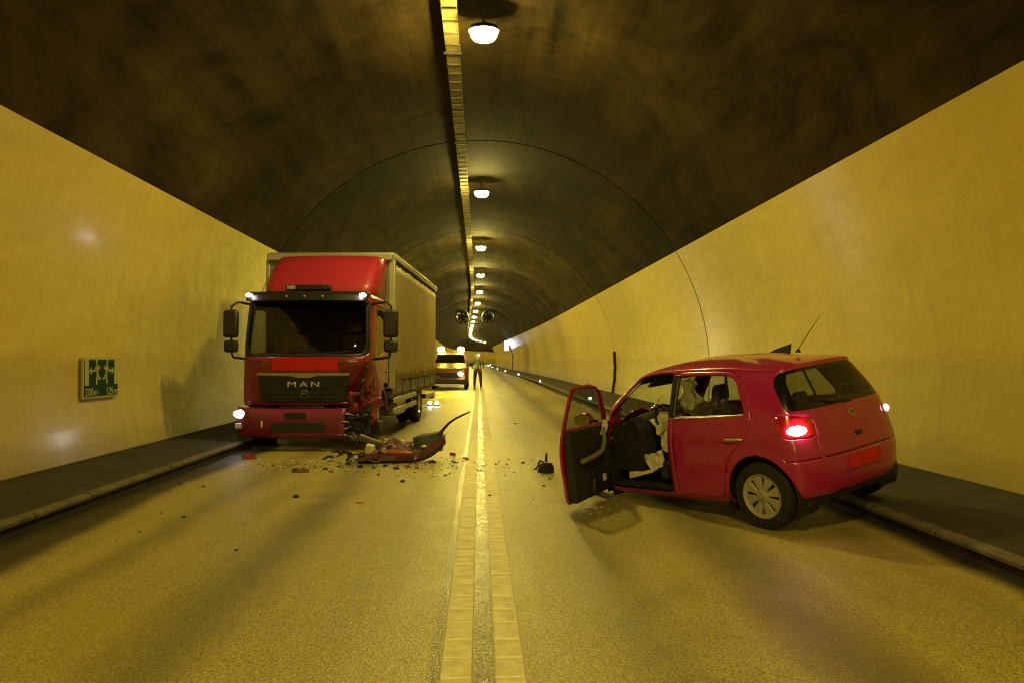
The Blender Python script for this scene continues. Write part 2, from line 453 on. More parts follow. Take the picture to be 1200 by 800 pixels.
# centre marking: two ribbed lines
for nm, xa, xb in (('centre_line_left', -.186, -.034), ('centre_line_right', .077, .222)):
    b_ = nb(); sweep(b_, [(xa, 0.001), (xa + .004, .0045), (xb - .004, .0045), (xb, .001)], stations(1.0, Y1, 5.5))
    ln = obj(nm, b_, M_line); tag(ln, kind='structure')
    rb = nb(); hexa(rb, [(xa + .004, -.013, .003), (xb - .004, -.013, .003), (xb - .004, .013, .003), (xa + .004, .013, .003), (xa + .006, -.005, .0085), (xb - .006, -.005, .0085), (xb - .006, .005, .0085), (xa + .006, .005, .0085)])
    proto = None; y = 3.4
    for k in range(44):
        if proto is None: proto = o = obj('rib', rb, M_rib, ln, smooth=False)
        else: o = proto.copy(); COL.objects.link(o)
        o.location = (pathx(y) + random.uniform(-.002, .002), y + random.uniform(-.012, .012), 0); o.rotation_euler = (0, 0, random.uniform(-.02, .02))
        o.scale = (random.uniform(.96, 1), random.uniform(.7, 1.2), 1); y += .25
    fb = nb()
    while y < 45: box(fb, xa + .004 + pathx(y), xb - .004 + pathx(y), y - .011, y + .011, .004, .0085); y += .25
    o = obj('far_ribs', fb, M_rib, ln, smooth=False); o['kind'] = 'stuff'

# ---------------------------------------------------------------- tunnel lining in rings with recessed joints
def arc(t0, t1, n, r=RAD): return [(CX + r * math.cos(t0 + (t1 - t0) * i / n), CZ + r * math.sin(t0 + (t1 - t0) * i / n)) for i in range(n + 1)]
tb = math.asin((-.25 - CZ) / RAD)
pr_right = arc(tb, TR, 22); pr_left = [(2 * CX - x, z) for x, z in arc(tb, TL, 22)]
pv = []
ang = TR - R(.4); aend = math.pi - TL + R(.4); nb_ = 15; st = (aend - ang) / nb_       # formwork boards with fine grooves
for k in range(nb_):
    for f, d in ((.0, .006), (.004, 0), (.012, 0), (.25, 0), (.5, 0), (.75, 0), (.988, 0), (.996, 0)):
        a = ang + st * (k + f); pv.append((CX + (RAD + .022 + d) * math.cos(a), CZ + (RAD + .022 + d) * math.sin(a)))
wl = empty('wall_left'); wr = empty('wall_right'); cv = empty('tunnel_vault')
for o in (wl, wr, cv): o['kind'] = 'structure'
RING, RFIRST = 12.9, 18.3
js = [RFIRST + RING * k for k in range(-5, 24)]
for a, b in zip(js, js[1:]):
    ysg = stations(a + .034, b - .034, 2.4)
    for root, prof, mt in ((wl, pr_left, M_wall), (wr, pr_right, M_wall), (cv, pv, M_vault)):
        b_ = nb(); rows = []
        for y, d in [(ysg[0], .12)] + [(y, 0) for y in ysg] + [(ysg[-1], .12)]:       # returns into the joint at both ends
            ox = pathx(y); rows.append([b_.verts.new((CX + (x - CX) * (1 + d / RAD) + ox, y, CZ + (z - CZ) * (1 + d / RAD))) for x, z in prof])
        for r0, r1 in zip(rows, rows[1:]):
            for k in range(len(prof) - 1): b_.faces.new((r0[k], r0[k + 1], r1[k + 1], r1[k]))
        obj('lining_segment', b_, mt, root, auto=40)
for y in js[1:-1]:
    b_ = nb(); ring = [tb + (math.pi - 2 * tb) * i / 72 for i in range(73)]; rows = []
    for dy in (-.033, .033): rows.append([b_.verts.new((CX + pathx(y) + (RAD + (.034 if TR < a < math.pi - TL else .010)) * math.cos(a), y + dy, CZ + (RAD + (.034 if TR < a < math.pi - TL else .010)) * math.sin(a))) for a in ring])
    for k in range(72): b_.faces.new((rows[0][k], rows[0][k + 1], rows[1][k + 1], rows[1][k]))
    obj('joint_seal', b_, M_joint, cv)
b_ = nb(); sweep(b_, [(CX + (RAD + .11) * math.cos(a), CZ + (RAD + .11) * math.sin(a)) for a in [tb + (math.pi - 2 * tb) * i / 60 for i in range(61)]], stations(js[0], js[-1], 6))
o = obj('joint_backing', b_, M_joint, cv)
# unseen sheets closing the bore far beyond the bend and behind the camera
for yy in (js[0] + .5, js[-1] - .5):
    b_ = nb(); ox = pathx(yy)
    b_.faces.new([b_.verts.new((ox + x, yy, z)) for x, z in [(CX + RAD * math.cos(a), CZ + RAD * math.sin(a)) for a in [tb + (math.pi - 2 * tb) * i / 40 for i in range(41)]]])
    obj('bore_end', b_, M_vault, cv)

# ---------------------------------------------------------------- cable tray under the crown
tray = empty('cable_tray'); tag(tray, 'long ochre steel cable tray with rungs running under the tunnel crown', 'cable tray')
M_tray = pr('tray_steel', (.24, .20, .085), .6, metal=.0, var=.2, vscale=5)
TX, TZ = -.445, 6.57
b_ = nb()
for x0, x1 in ((-.115, -.105), (.105, .115)): sweep(b_, [(TX + x0, TZ), (TX + x1, TZ), (TX + x1, TZ + .07), (TX + x0, TZ + .07)], stations(-20, 240, 5.5), True)
obj('side_rail', b_, M_tray, tray, smooth=False)
b_ = nb(); sweep(b_, [(TX - .104, TZ + .012), (TX + .104, TZ + .012), (TX + .104, TZ + .02), (TX - .104, TZ + .02)], stations(-20, 240, 5.5), True)
obj('tray_floor', b_, M_tray, tray, smooth=False)
M_rung = pr('tray_rung', (.10, .085, .05), .6, var=.2)
b_ = nb(); box(b_, -.1135, .1135, -.03, .03, -.012, .003); y = 10.2; proto = None
for k in range(75):
    o = obj('rung', b_, M_rung, tray, smooth=False) if proto is None else proto.copy()
    if proto is None: proto = o
    else: COL.objects.link(o)
    o.location = (TX + pathx(y), y, TZ); y += .42
b_ = nb()
for k in range(-4, 44):
    yy = 5.3 * k + 2
    for dx in (-.13, .13): tube(b_, [(TX + pathx(yy) + dx, yy, TZ - .02), (TX + pathx(yy) + dx, yy, 6.74)], .008, 5)
    box(b_, TX + pathx(yy) - .15, TX + pathx(yy) + .15, yy - .02, yy + .02, TZ - .04, TZ - .016)
o = obj('hanger', b_, M_dark, tray); o['kind'] = 'stuff'
b_ = nb()
for dx, r in ((-.06, .022), (0, .017), (.05, .025)): tube(b_, [(TX + dx + pathx(y), y, TZ + .02 + r) for y in stations(-20, 240, 5.5)], r, 6)
obj('cable', b_, M_black, tray)

# ---------------------------------------------------------------- luminaires
M_lens = emat('lamp_lens_lit', SODIUM, LAMP_STRENGTH)
def make_lamp():
    r = empty('tunnel_lamp')
    b_ = nb(); lathe(b_, [(0, 0.0), (.09, .005), (.155, .03), (.19, .08), (.20, .15)], 24)
    bmesh.ops.transform(b_, matrix=Matrix.Diagonal((1, .8, 1, 1)), verts=b_.verts)
    obj('lens', b_, M_lens, r, loc=(0, 0, -.15))
    b_ = nb(); lathe(b_, [(0, .003), (.235, .003), (.235, .03), (.20, .075), (0, .08)], 24); bmesh.ops.transform(b_, matrix=Matrix.Diagonal((1, .8, 1, 1)), verts=b_.verts); obj('housing', b_, M_black, r)
    b_ = nb()
    prism(b_, [(-.12, .082), (.12, .082), (.12, .36), (.10, .36), (.10, .102), (-.10, .102), (-.10, .36), (-.12, .36)], -.015, .02, Matrix.Rotation(R(90), 4, 'Z'))
    obj('bracket', b_, M_black, r)
    return r
lamp0 = make_lamp()
words = {}
for i in range(-3, 26):
    o = lamp0 if i == -3 else copy_tree(lamp0)
    y = SP * (i + .03); o.location = (pathx(y) + .06, y, 6.37); o.rotation_euler = (0, 0, -math.atan(pathdx(y)))
    tag(o, 'lit sodium lamp in the row hung under the tunnel crown', 'lamp', 'sodium lamps along the tunnel crown')

# ---------------------------------------------------------------- jet fans
def make_fan():
    r = empty('jet_fan')
    b_ = nb(); Mx = Matrix.Rotation(R(90), 4, 'X')
    lathe(b_, [(.56, -1.6), (.62, -1.62), (.68, -1.55), (.70, -1.45), (.70, 1.45), (.68, 1.55), (.62, 1.62), (.56, 1.6)], 36, Mx, close=True)
    obj('casing', b_, M_dark, r)
    b_ = nb(); lathe(b_, [(0, .75), (.12, .7), (.19, .5), (.2, -.3), (0, -.32)], 20, Mx); obj('hub', b_, M_dark, r)
    for k in range(7):
        b_ = nb(); a = 2 * math.pi * k / 7
        box(b_, .18, .54, -.02, .02, -.09, .09, Matrix.Rotation(a, 4, 'Y') @ Matrix.Rotation(R(35), 4, 'X')); obj('blade', b_, M_dark, r)
    for yy in (-.9, .9): b_ = nb(); box(b_, -.08, .08, yy - .05, yy + .05, .69, .95); obj('bracket', b_, M_dark, r)
    return r
fan = make_fan(); fy = 79.
fan.location = (pathx(fy) + CX - 1.33, fy, 5.78); f2 = copy_tree(fan); f2.location = (pathx(fy) + CX + 1.33, fy, 5.78)
tag(fan, 'round grey jet fan under the vault, on the side of the truck', 'jet fan', 'pair of jet fans'); tag(f2, 'round grey jet fan under the vault, on the side of the red car', 'jet fan', 'pair of jet fans')

# ---------------------------------------------------------------- kerb lights
M_led = emat('led_white', (.62, .8, 1.0), 70)
def make_stud():
    r = empty('kerb_light'); b_ = nb(); box(b_, -.05, .05, -.05, .05, 0, .075); obj('housing', b_, M_dark, r, bevel=.012)
    b_ = nb(); lathe(b_, [(0, .018), (.03, .012), (.04, 0)], 14, Matrix.Translation((0, -.052, .045)) @ Matrix.Rotation(R(90), 4, 'X')); obj('lens', b_, M_led, r); return r
st0 = None; y = 26.
for k in range(9):
    o = st0 = make_stud() if st0 is None else st0
    if k: o = copy_tree(st0)
    o.location = (pathx(y) + KR + .12, y, KH + .005); tag(o, 'small white kerb light on the walkway edge beyond the red car', 'kerb light', 'white lights along the kerb'); y += 21.3

# ---------------------------------------------------------------- wall sign with running figures
M_sgreen = pr('sign_green', (.016, .045, .020), .85, spec=.1, var=.15)
M_sglow = pr('sign_pictogram', (.40, .40, .16), .8, spec=.1, var=.1)
M_sframe = pr('sign_border', (.42, .37, .16), .8, spec=.1, var=.1)
def wallpoint(sgn, z):
    c = math.sqrt(RAD ** 2 - (z - CZ) ** 2); return CX + sgn * c
sy0 = 11.18
sign = empty('escape_sign'); tag(sign, 'green wall sign with two running figures, doors, arrows and distances', 'sign')
sign.location = (wallpoint(-1, 1.25) + .06, sy0, 1.245); sign.rotation_euler = (0, 0, R(90))
SW, SH = .96, .51
b_ = nb(); box(b_, -SW / 2 - .03, SW / 2 + .03, 0, .03, -SH / 2 - .03, SH / 2 + .03); obj('border', b_, M_sframe, sign, bevel=.004)
b_ = nb(); box(b_, -SW / 2, SW / 2, -.006, -.001, -SH / 2, SH / 2); obj('board', b_, M_sgreen, sign)
def sgn_poly(name, polys):
    b_ = nb()
    for p in polys: prism(b_, p, -.010, -.0065)
    return obj(name, b_, M_sglow, sign, smooth=False)
def stick(a, b, w):
    a, b = Vector(a), Vector(b); d = (b - a).normalized(); n = Vector((-d.y, d.x)) * w / 2
    return [tuple(a + n), tuple(b + n), tuple(b - n), tuple(a - n)]
for s in (-1, 1):
    X = lambda x: s * x
    door = [(X(.37), -.10), (X(.475), -.10), (X(.475), .26), (X(.37), .26)]; sgn_poly('door_pictogram', [door])
    sgn_poly('arrow_pictogram', [stick((X(.19), .10), (X(.31), .10), .03), [(X(.36), .10), (X(.29), .155), (X(.29), .045)]])
    hd = [(X(.155) + .026 * math.cos(a * .7), .245 + .03 * math.sin(a * .7)) for a in range(9)]
    sgn_poly('running_figure', [hd, stick((X(.15), .21), (X(.13), .06), .05), stick((X(.14), .19), (X(.075), .12), .026), stick((X(.075), .125), (X(.06), .165), .024),
                                stick((X(.15), .18), (X(.2), .11), .026), stick((X(.13), .07), (X(.15), -.09), .034), stick((X(.125), .07), (X(.08), -.01), .034), stick((X(.085), -.005), (X(.03), -.01), .03)])
for txt, x in (('200m', -.29), ('125m', .29)):
    me = textmesh(txt, .155, .002); o = link('distance_lettering', me, M_sglow, sign); o.location = (x, -.0095, -.245); o.rotation_euler = (R(90), 0, 0)

# ---------------------------------------------------------------- lit emergency panel far along the right wall, conduits
py = 104.; px_ = pathx(py)
pn = empty('lit_wall_panel', (px_ + 4.62, py, 0)); tag(pn, 'white illuminated panel on a bracket far along the right tunnel wall', 'lit panel')
b_ = nb(); box(b_, -.26, .26, -.06, .06, 2.72, 4.02); obj('case', b_, M_dark, pn, bevel=.02)
b_ = nb(); box(b_, -.23, .23, -.075, -.062, 2.76, 3.98); obj('front', b_, emat('panel_lit', (.62, .74, 1.), 14), pn)
b_ = nb(); box(b_, .262, .275, -.05, .05, 2.76, 3.98); obj('side_face', b_, MATS['panel_lit'], pn)
b_ = nb(); box(b_, -.02, .50, -.03, .03, 3.3, 3.4, Matrix.Translation((.3, 0, 0))); obj('bracket', b_, M_dark, pn)
M_pipe = pr('dark_conduit', (.018, .014, .010), .6, var=.2)
def conduit(y, zs, r, label, wob=0):
    b_ = nb(); pts = []
    for k, z in enumerate(zs): pts.append((wallpoint(1, z) + pathx(y) - r * .8, y + wob * (1 if k % 2 else -1) * .05, z))
    tube(b_, pts, r, 8); o = obj('wall_conduit', b_, M_pipe); tag(o, label, 'conduit')
conduit(31.0, [KH, .45, .72, .95, 1.18, 1.45, 1.82], .055, 'short black conduit rising from the walkway at a lining joint', 1)
conduit(103.6, [KH, .8, 1.5, 2.2, 2.9, 3.3], .06, 'thin dark conduit running up to the lit wall panel')
# ================================================================ red hatchback
CAR_RED = pr('car_red_paint', (.39, .008, .105), .28, coat=.8, var=.09, vscale=1.2, dust=.02)
M_trim = pr('interior_trim', (.020, .019, .018), .75, var=.25, vscale=8, bump=.2, bscale=90)
M_seat = pr('seat_fabric', (.040, .037, .034), .9, var=.2, vscale=20, bump=.3, bscale=120)
M_airbag = pr('airbag_cloth', (.62, .56, .38), .85, var=.10, vscale=6, bump=.4, bscale=18)
M_cglass = glassmat('car_glass', (.62, .66, .60)); M_rglass = glassmat('rear_glass_tinted', (.42, .45, .42))
M_ceramic = pr('glass_border', (.008, .008, .008), .2, var=.1)
M_hub = pr('wheel_cover_silver', (.42, .39, .30), .40, metal=.35, var=.12, vscale=12)
M_chrome = pr('chrome', (.62, .60, .55), .15, metal=1, var=.08)
M_redplate = pr('plain_red_plate', (.62, .004, .010), .6, var=.05)
M_tail = emat('tail_lamp_lit', (1., .50, .42), 75); M_tailred = pr('tail_lamp_red', (.42, .008, .02), .18, coat=.6, var=.15, vscale=12)
car = empty('red_hatchback'); tag(car, 'crashed dark red hatchback with open front door, one rear wheel on the kerb', 'car')
car.location = (3.215, 7.18, .075); car.rotation_mode = 'XYZ'; car.rotation_euler = (-.10, .060, R(90 + 33.5))
G = [
 [(-.38,0,.27),(-.485,0,.31),(-.515,0,.46),(-.512,0,.62),(-.475,0,.80),(-.415,0,1.03),(-.335,0,1.22),(-.245,0,1.42),(-.20,0,1.478),(.15,0,1.512),(.50,0,1.525)],
 [(-.37,.40,.27),(-.47,.42,.31),(-.50,.43,.46),(-.497,.44,.62),(-.46,.44,.80),(-.40,.43,1.03),(-.32,.40,1.22),(-.232,.37,1.415),(-.185,.36,1.470),(.18,.2,1.508),(.53,0,1.525)],
 [(-.32,.60,.26),(-.41,.66,.31),(-.445,.685,.46),(-.44,.695,.62),(-.405,.695,.8),(-.345,.65,1.03),(-.27,.585,1.22),(-.19,.515,1.405),(-.15,.485,1.452),(.22,.27,1.50),(.57,0,1.526)],
 [(-.22,.73,.24),(-.30,.79,.30),(-.325,.82,.46),(-.32,.832,.62),(-.295,.822,.8),(-.235,.76,1.03),(-.175,.675,1.22),(-.115,.59,1.385),(-.07,.545,1.437),(.28,.3,1.495),(.62,0,1.527)],
 [(-.02,.76,.22),(-.03,.828,.29),(-.03,.845,.46),(-.03,.85,.62),(-.02,.842,.8),(.02,.785,1.02),(.04,.70,1.22),(.07,.615,1.388),(.10,.565,1.44),(.38,.31,1.497),(.7,0,1.528)],
 [(.42,.76,.20),(.42,.822,.27),(.42,.838,.45),(.42,.846,.62),(.42,.838,.8),(.43,.79,1.005),(.44,.71,1.22),(.45,.622,1.402),(.46,.575,1.452),(.55,.33,1.506),(.8,0,1.53)],
 [(1.0,.76,.19),(1.0,.818,.26),(1.0,.835,.45),(1.0,.845,.62),(1.0,.835,.8),(1.0,.79,.985),(1.0,.712,1.21),(1.0,.628,1.412),(1.0,.582,1.458),(1.0,.34,1.510),(1.0,0,1.531)],
 [(1.5,.76,.19),(1.5,.815,.26),(1.5,.832,.45),(1.5,.842,.62),(1.5,.83,.8),(1.5,.785,.965),(1.47,.70,1.19),(1.42,.615,1.39),(1.38,.57,1.442),(1.28,.33,1.492),(1.20,0,1.515)],
 [(1.97,.76,.19),(1.97,.815,.26),(1.97,.83,.45),(1.97,.838,.62),(1.97,.82,.79),(1.99,.765,.945),(1.80,.68,1.16),(1.59,.60,1.352),(1.53,.555,1.41),(1.42,.32,1.462),(1.33,0,1.494)],
 [(2.42,.74,.20),(2.42,.80,.27),(2.42,.825,.45),(2.42,.832,.62),(2.40,.79,.78),(2.18,.67,.945),(1.92,.615,1.145),(1.65,.555,1.348),(1.58,.52,1.404),(1.46,.3,1.456),(1.37,0,1.488)],
 [(2.88,.66,.24),(2.95,.72,.30),(2.98,.74,.45),(2.96,.73,.6),(2.80,.68,.75),(2.30,.52,.955),(2.0,.47,1.145),(1.70,.42,1.35),(1.62,.40,1.404),(1.48,.25,1.456),(1.39,0,1.487)],
 [(3.10,.38,.24),(3.17,.4,.30),(3.19,.4,.45),(3.16,.38,.6),(2.95,.38,.78),(2.39,.3,.975),(2.05,.28,1.15),(1.73,.25,1.352),(1.64,.24,1.405),(1.49,.15,1.456),(1.41,0,1.486)],
 [(3.14,0,.24),(3.21,0,.30),(3.235,0,.45),(3.2,0,.6),(2.98,0,.79),(2.43,0,.98),(2.07,0,1.152),(1.74,0,1.354),(1.65,0,1.406),(1.50,0,1.456),(1.42,0,1.485)]]
# tail a little lower and narrower at the top
for u in range(5):
    f = (1, 1, 1, .9, .5)[u]
    for v, dz, sy in ((6, -.012, 1), (7, -.035, .97), (8, -.040, .96), (9, -.026, 1), (10, -.018, 1)):
        x, y, z = G[u][v]; G[u][v] = (x, y * (1 - (1 - sy) * f), z + dz * f)
sh = Shell(G, 1, 10, 8)
sideL = lambda x, y, z: abs(y) > .42 and x > -.2
arch = lambda cx, r: [(cx + r * math.cos(a * math.pi / 24), .30 + r * 1.03 * math.sin(a * math.pi / 24)) for a in range(48)]
sh.cut(arch(0, .355), (0, 2), 'gone', mask=lambda x, y, z: abs(y) > .55); sh.cut(arch(2.46, .355), (0, 2), 'gone', mask=lambda x, y, z: abs(y) > .55)
fd = rpoly([(1.035, .245), (1.035, 1.425), (1.42, 1.412), (1.60, 1.352), (1.96, .985), (2.01, .80), (1.99, .40), (1.93, .245)], [.05, .04, .1, .1, .1, .06, .08, .06])
rd = rpoly([(.975, .245), (.975, 1.425), (.36, 1.412), (.22, 1.36), (.045, 1.02), (.09, .82), (.33, .62), (.40, .40), (.42, .245)], [.05, .04, .1, .1, .06, .1, .15, .1, .04])
fw_ = rpoly([(1.08, .995), (1.83, .965), (1.89, .985), (1.575, 1.318), (1.44, 1.378), (1.08, 1.392)], [.03, .03, .02, .06, .06, .04])
rw_ = rpoly([(.955, 1.005), (.955, 1.392), (.40, 1.382), (.27, 1.33), (.115, 1.035), (.15, 1.022)], [.02, .03, .08, .08, .03, .02])
sh.cut(fw_, (0, 2), 'front_glass', mask=sideL); sh.cut(rw_, (0, 2), 'rear_side_glass', mask=sideL)
sh.cut(fd, (0, 2), 'gap', mask=sideL, band=.0045, allow=('body', 'front_glass')); sh.cut(fd, (0, 2), 'front_door', mask=sideL)
sh.cut(rd, (0, 2), 'gap', mask=sideL, band=.0045)
sh.cut([(.90, 1.0), (1.04, .99), (1.04, 1.40), (.90, 1.40)], (0, 2), 'pillar', mask=sideL); sh.cut(rd, (0, 2), 'rear_door', mask=sideL)
rear = lambda x, y, z: x < .12
wind = lambda x, y, z: x > 1.3 and z > .9
# rear window in (u, v) so that it wraps round the corners as it does on the car; a black border inside it
rg = rpoly([(-2.72, 5.03), (2.72, 5.03), (3.22, 6.45), (3.0, 7.05), (-3.0, 7.05), (-3.22, 6.45)], [.35, .35, .4, .4, .4, .4])
rgi = rpoly([(-2.05, 5.32), (2.05, 5.32), (2.35, 6.5), (2.2, 6.84), (-2.2, 6.84), (-2.35, 6.5)], [.35, .35, .4, .4, .4, .4])
sh.cut(rg, (0, 1), 'rear_border', mask=rear, space='uv'); sh.cut(rgi, (0, 1), 'rear_glass', mask=rear, space='uv', allow=('rear_border',))
wsg = rpoly([(9.45, 5.12), (14.55, 5.12), (14.6, 6.98), (9.4, 6.98)], .25)
wsl = lambda pts: pts
P0 = sh.P; sh.P = [(u if u >= 0 else u + 24, v) for u, v in P0]
sh.cut(wsg, (0, 1), 'windscreen', mask=wind, space='uv'); sh.P = [(u if u <= 12 else u - 24, v) for u, v in sh.P]
# tail lamps, tailgate seam, bumper seam
tl = rpoly([(-.455, .80), (-.30, .805), (-.17, .93), (-.185, 1.0), (-.30, 1.01), (-.42, .97)], .05)
sh.cut(tl, (0, 2), 'tail_lamp', mask=lambda x, y, z: abs(y) > .56 and x < 0)
tg = rpoly([(-.60, .985), (-.585, .62), (.585, .62), (.60, .985), (.52, 1.45), (-.52, 1.45)], [.05, .08, .08, .05, .05, .05])
sh.cut(tg, (1, 2), 'gap', mask=lambda x, y, z: x < -.25 and z < 1.02, band=.004)
bs_ = [(-.6, .60), (-.30, .595), (-.30, .60), (-.6, .605)]
sh.cut([(-.30, .615), (-.19, .70), (-.19, .706), (-.30, .621), (-.6, .622), (-.6, .616)], (0, 2), 'gap', mask=lambda x, y, z: abs(y) > .59 and x < -.1)
lowb = lambda x, y, z: x < .0
# crush of the nose: the driver's side is driven back to the bulkhead
def crush(x, y, z):
    if x > 1.93:
        t = min(max((y + .85) / 1.7, 0), 1); f = .86 - .66 * t ** .8
        k = min((x - 1.93) / .35, 1); n = noise.noise_vector(Vector((x * 3.1, y * 3.1, z * 3.1 + 4)))
        n2 = noise.noise_vector(Vector((x * 8, y * 8, z * 8)))
        zz = z + k * (.05 * n.z + .03 * n2.z) - .10 * k * max(0, z - .75)
        x = 1.93 + (x - 1.93) * f + k * (.10 * n.x + .03 * n2.x); y = y * (1 - .06 * k) + k * (.09 * n.y + .03 * n2.y); z = zz
    return (x, y, z)
body = panel('body_shell', sh.mesh(('body',), fn=crush), CAR_RED, car, .018)
# dark lining inside the cabin and boot, a little inside the shell
panel('cabin_lining', sh.mesh(('body', 'gap'), pick=lambda x, y, z: x < 2.0 and not (z > .9 and z < 1.40 and abs(y) < .5 and x < -.3), offset=-.045), M_trim, car)
panel('seam_backing', sh.mesh(('gap',), offset=-.012), M_black, car)['kind'] = 'stuff'
for s, nm in ((1, 1), (-1, -1)):
    pk = lambda x, y, z, s=s: y * s > 0
    rdp = panel('rear_door', sh.mesh(('rear_door',), pick=pk), CAR_RED, car, .03)
    panel('window', sh.mesh(('rear_side_glass',), pick=pk, offset=-.004), M_cglass, rdp)
    b_ = nb(); yy = .853 * s
    tube(b_, [(.33, yy - .02 * s, .795), (.30, yy + .012 * s, .80), (.24, yy + .016 * s, .802), (.17, yy + .010 * s, .805), (.14, yy - .02 * s, .80)], [.012, .013, .013, .013, .012], 8); obj('handle', b_, CAR_RED if s < 0 else M_galv, rdp)
    b_ = nb(); tube(b_, [(.13, .788 * s, 1.018), (.45, .792 * s, 1.0), (.95, .794 * s, .986)], .009, 6); obj('window_trim', b_, M_chrome, rdp)
    b_ = nb(); tube(b_, [(.36, .735 * s, 1.01), (.39, .655 * s, 1.21), (.415, .60 * s, 1.385)], .013, 6); obj('window_post', b_, M_black, rdp)
    panel('tail_lamp', sh.mesh(('tail_lamp',), pick=pk), M_tailred, car, .01)
for s in (1, -1): panel('pillar_cover', sh.mesh(('pillar',), pick=lambda x, y, z, s=s: y * s > 0), M_black, car, .03)
# right front door stays shut
frd = panel('front_door', sh.mesh(('front_door',), pick=lambda x, y, z: y < 0), CAR_RED, car, .03)
panel('window', sh.mesh(('front_glass',), pick=lambda x, y, z: y < 0, offset=-.004), M_cglass, frd)
# rear window
rb_ = panel('rear_window', sh.mesh(('rear_glass',), offset=-.002), M_rglass, car)
panel('rear_window_border', sh.mesh(('rear_border',), offset=-.002), M_ceramic, rb_, .004)
panel('windscreen', sh.mesh(('windscreen',), fn=crush), glassmat('cracked_windscreen', (.66, .70, .62), .12), car)
# lit cores of the tail lamps
for s in (1, -1):
    b_ = nb(); bmesh.ops.create_uvsphere(b_, u_segments=20, v_segments=12, radius=1)
    bmesh.ops.transform(b_, matrix=Matrix.Translation((-.365, .738 * s, .875)) @ Matrix.Rotation(R(-42 * s), 4, 'Z') @ Matrix.Rotation(R(0), 4, 'Y') @ Matrix.Diagonal((.03, .085 if s > 0 else .045, .042 if s > 0 else .036, 1)), verts=b_.verts)
    obj('lamp_core', b_, M_tail if s > 0 else emat('far_tail_lamp_lit', (1., .30, .38), 9), car)
# spoiler lip, wiper, badge, lock, plate, antenna
b_ = nb(); tube(b_, [(-.415, -.05, 1.045), (-.43, .10, 1.055), (-.40, .30, 1.075), (-.375, .40, 1.10)], [.016, .012, .010, .006], 8); obj('rear_wiper', b_, M_black, car)
b_ = nb(); lathe(b_, [(.030, 0), (.040, .006), (.047, .003), (.047, 0)], 22, Matrix.Translation((-.447, 0, .935)) @ Matrix.Rotation(R(-73), 4, 'Y') @ Matrix.Diagonal((.75, 1.1, 1, 1))); 
tube(b_, [(-.458, -.03, .94), (-.462, 0, .925), (-.458, .03, .94)], .006, 6); obj('badge', b_, M_chrome, car)
b_ = nb(); box(b_, -.497, -.478, -.05, .05, .735, .775); obj('tailgate_latch', b_, M_black, car, bevel=.006)
b_ = nb(); box(b_, -.535, -.527, -.26, .26, .475, .59, None); obj('number_plate', b_, M_redplate, car, bevel=.004)
b_ = nb(); box(b_, -.526, -.50, -.29, .29, .455, .61); obj('plate_recess', b_, CAR_RED, car, bevel=.012)
b_ = nb(); lathe(b_, [(.03, 0), (.022, .018), (.010, .03), (0, .034)], 12, Matrix.Translation((.02, 0, 1.505))); tube(b_, [(.02, 0, 1.53), (-.10, 0, 1.66), (-.255, 0, 1.83)], [.005, .004, .0025], 6); obj('antenna', b_, M_black, car)
# underbody
b_ = nb(); box(b_, -.36, 2.0, -.70, .70, .20, .27); obj('floor_pan', b_, M_trim, car, bevel=.02)
for cx in (0, 2.46):
    for s in (1, -1):
        b_ = nb()
        pts = [(cx + .36 * math.cos(a), 0, .30 + .37 * math.sin(a)) for a in [math.pi * k / 14 for k in range(-2, 17)]]
        r0 = [b_.verts.new((x, .835 * s, z)) for x, _, z in pts]; r1 = [b_.verts.new((x, .50 * s, z)) for x, _, z in pts]
        for k in range(len(pts) - 1): b_.faces.new((r0[k], r0[k + 1], r1[k + 1], r1[k]))
        b_.faces.new(r1)
        if cx > 1:
            for v in b_.verts: v.co = crush(v.co.x, v.co.y * .97, v.co.z)
        obj('wheel_arch_liner', b_, M_black, car)
# wheels
def make_wheel(parent, loc, steer=0, s=1):
    w = empty('wheel', loc, 0, parent); w.rotation_euler = (0, random.uniform(0, 1), R(0 if s > 0 else 180) + steer)
    Mx = Matrix.Rotation(R(-90), 4, 'X')     # local +z -> +y (outside)
    b_ = nb(); lathe(b_, [(.195, -.085), (.24, -.092), (.285, -.082), (.300, -.055), (.303, 0), (.300, .055), (.285, .082), (.24, .092), (.195, .085), (.190, .04), (.190, -.04)], 44, Mx, close=True); obj('tyre', b_, M_tyre, w)
    b_ = nb(); lathe(b_, [(0, .02), (.15, .02), (.188, .03), (.192, .0), (.192, -.05)], 40, Mx); obj('rim', b_, M_black, w)
    b_ = nb(); lathe(b_, [(.163, .070), (.180, .078), (.197, .088), (.201, .078), (.195, .05), (.165, .05)], 44, Mx, close=True); cov = obj('wheel_cover', b_, M_hub, w)
    b_ = nb(); lathe(b_, [(0, .088), (.025, .088), (.032, .082), (.06, .076), (.066, .055), (0, .05)], 28, Mx); obj('hub_cap', b_, M_hub, cov)
    for k in range(8):
        a = 2 * math.pi * k / 8; b_ = nb()
        hexa(b_, [(.055, -.021, .045), (.172, -.056, .050), (.172, .056, .050), (.055, .021, .045), (.055, -.017, .076), (.172, -.049, .074), (.172, .049, .074), (.055, .017, .076)])
        bmesh.ops.transform(b_, matrix=Mx @ Matrix.Rotation(a, 4, 'Z'), verts=b_.verts); obj('spoke', b_, M_hub, cov, bevel=.006)
    return w
make_wheel(car, (0, .745, .303), 0, 1); make_wheel(car, (0, -.745, .300), 0, -1)
make_wheel(car, (2.30, .70, .45), R(-14), 1); make_wheel(car, (2.44, -.745, .32), R(-14), -1)
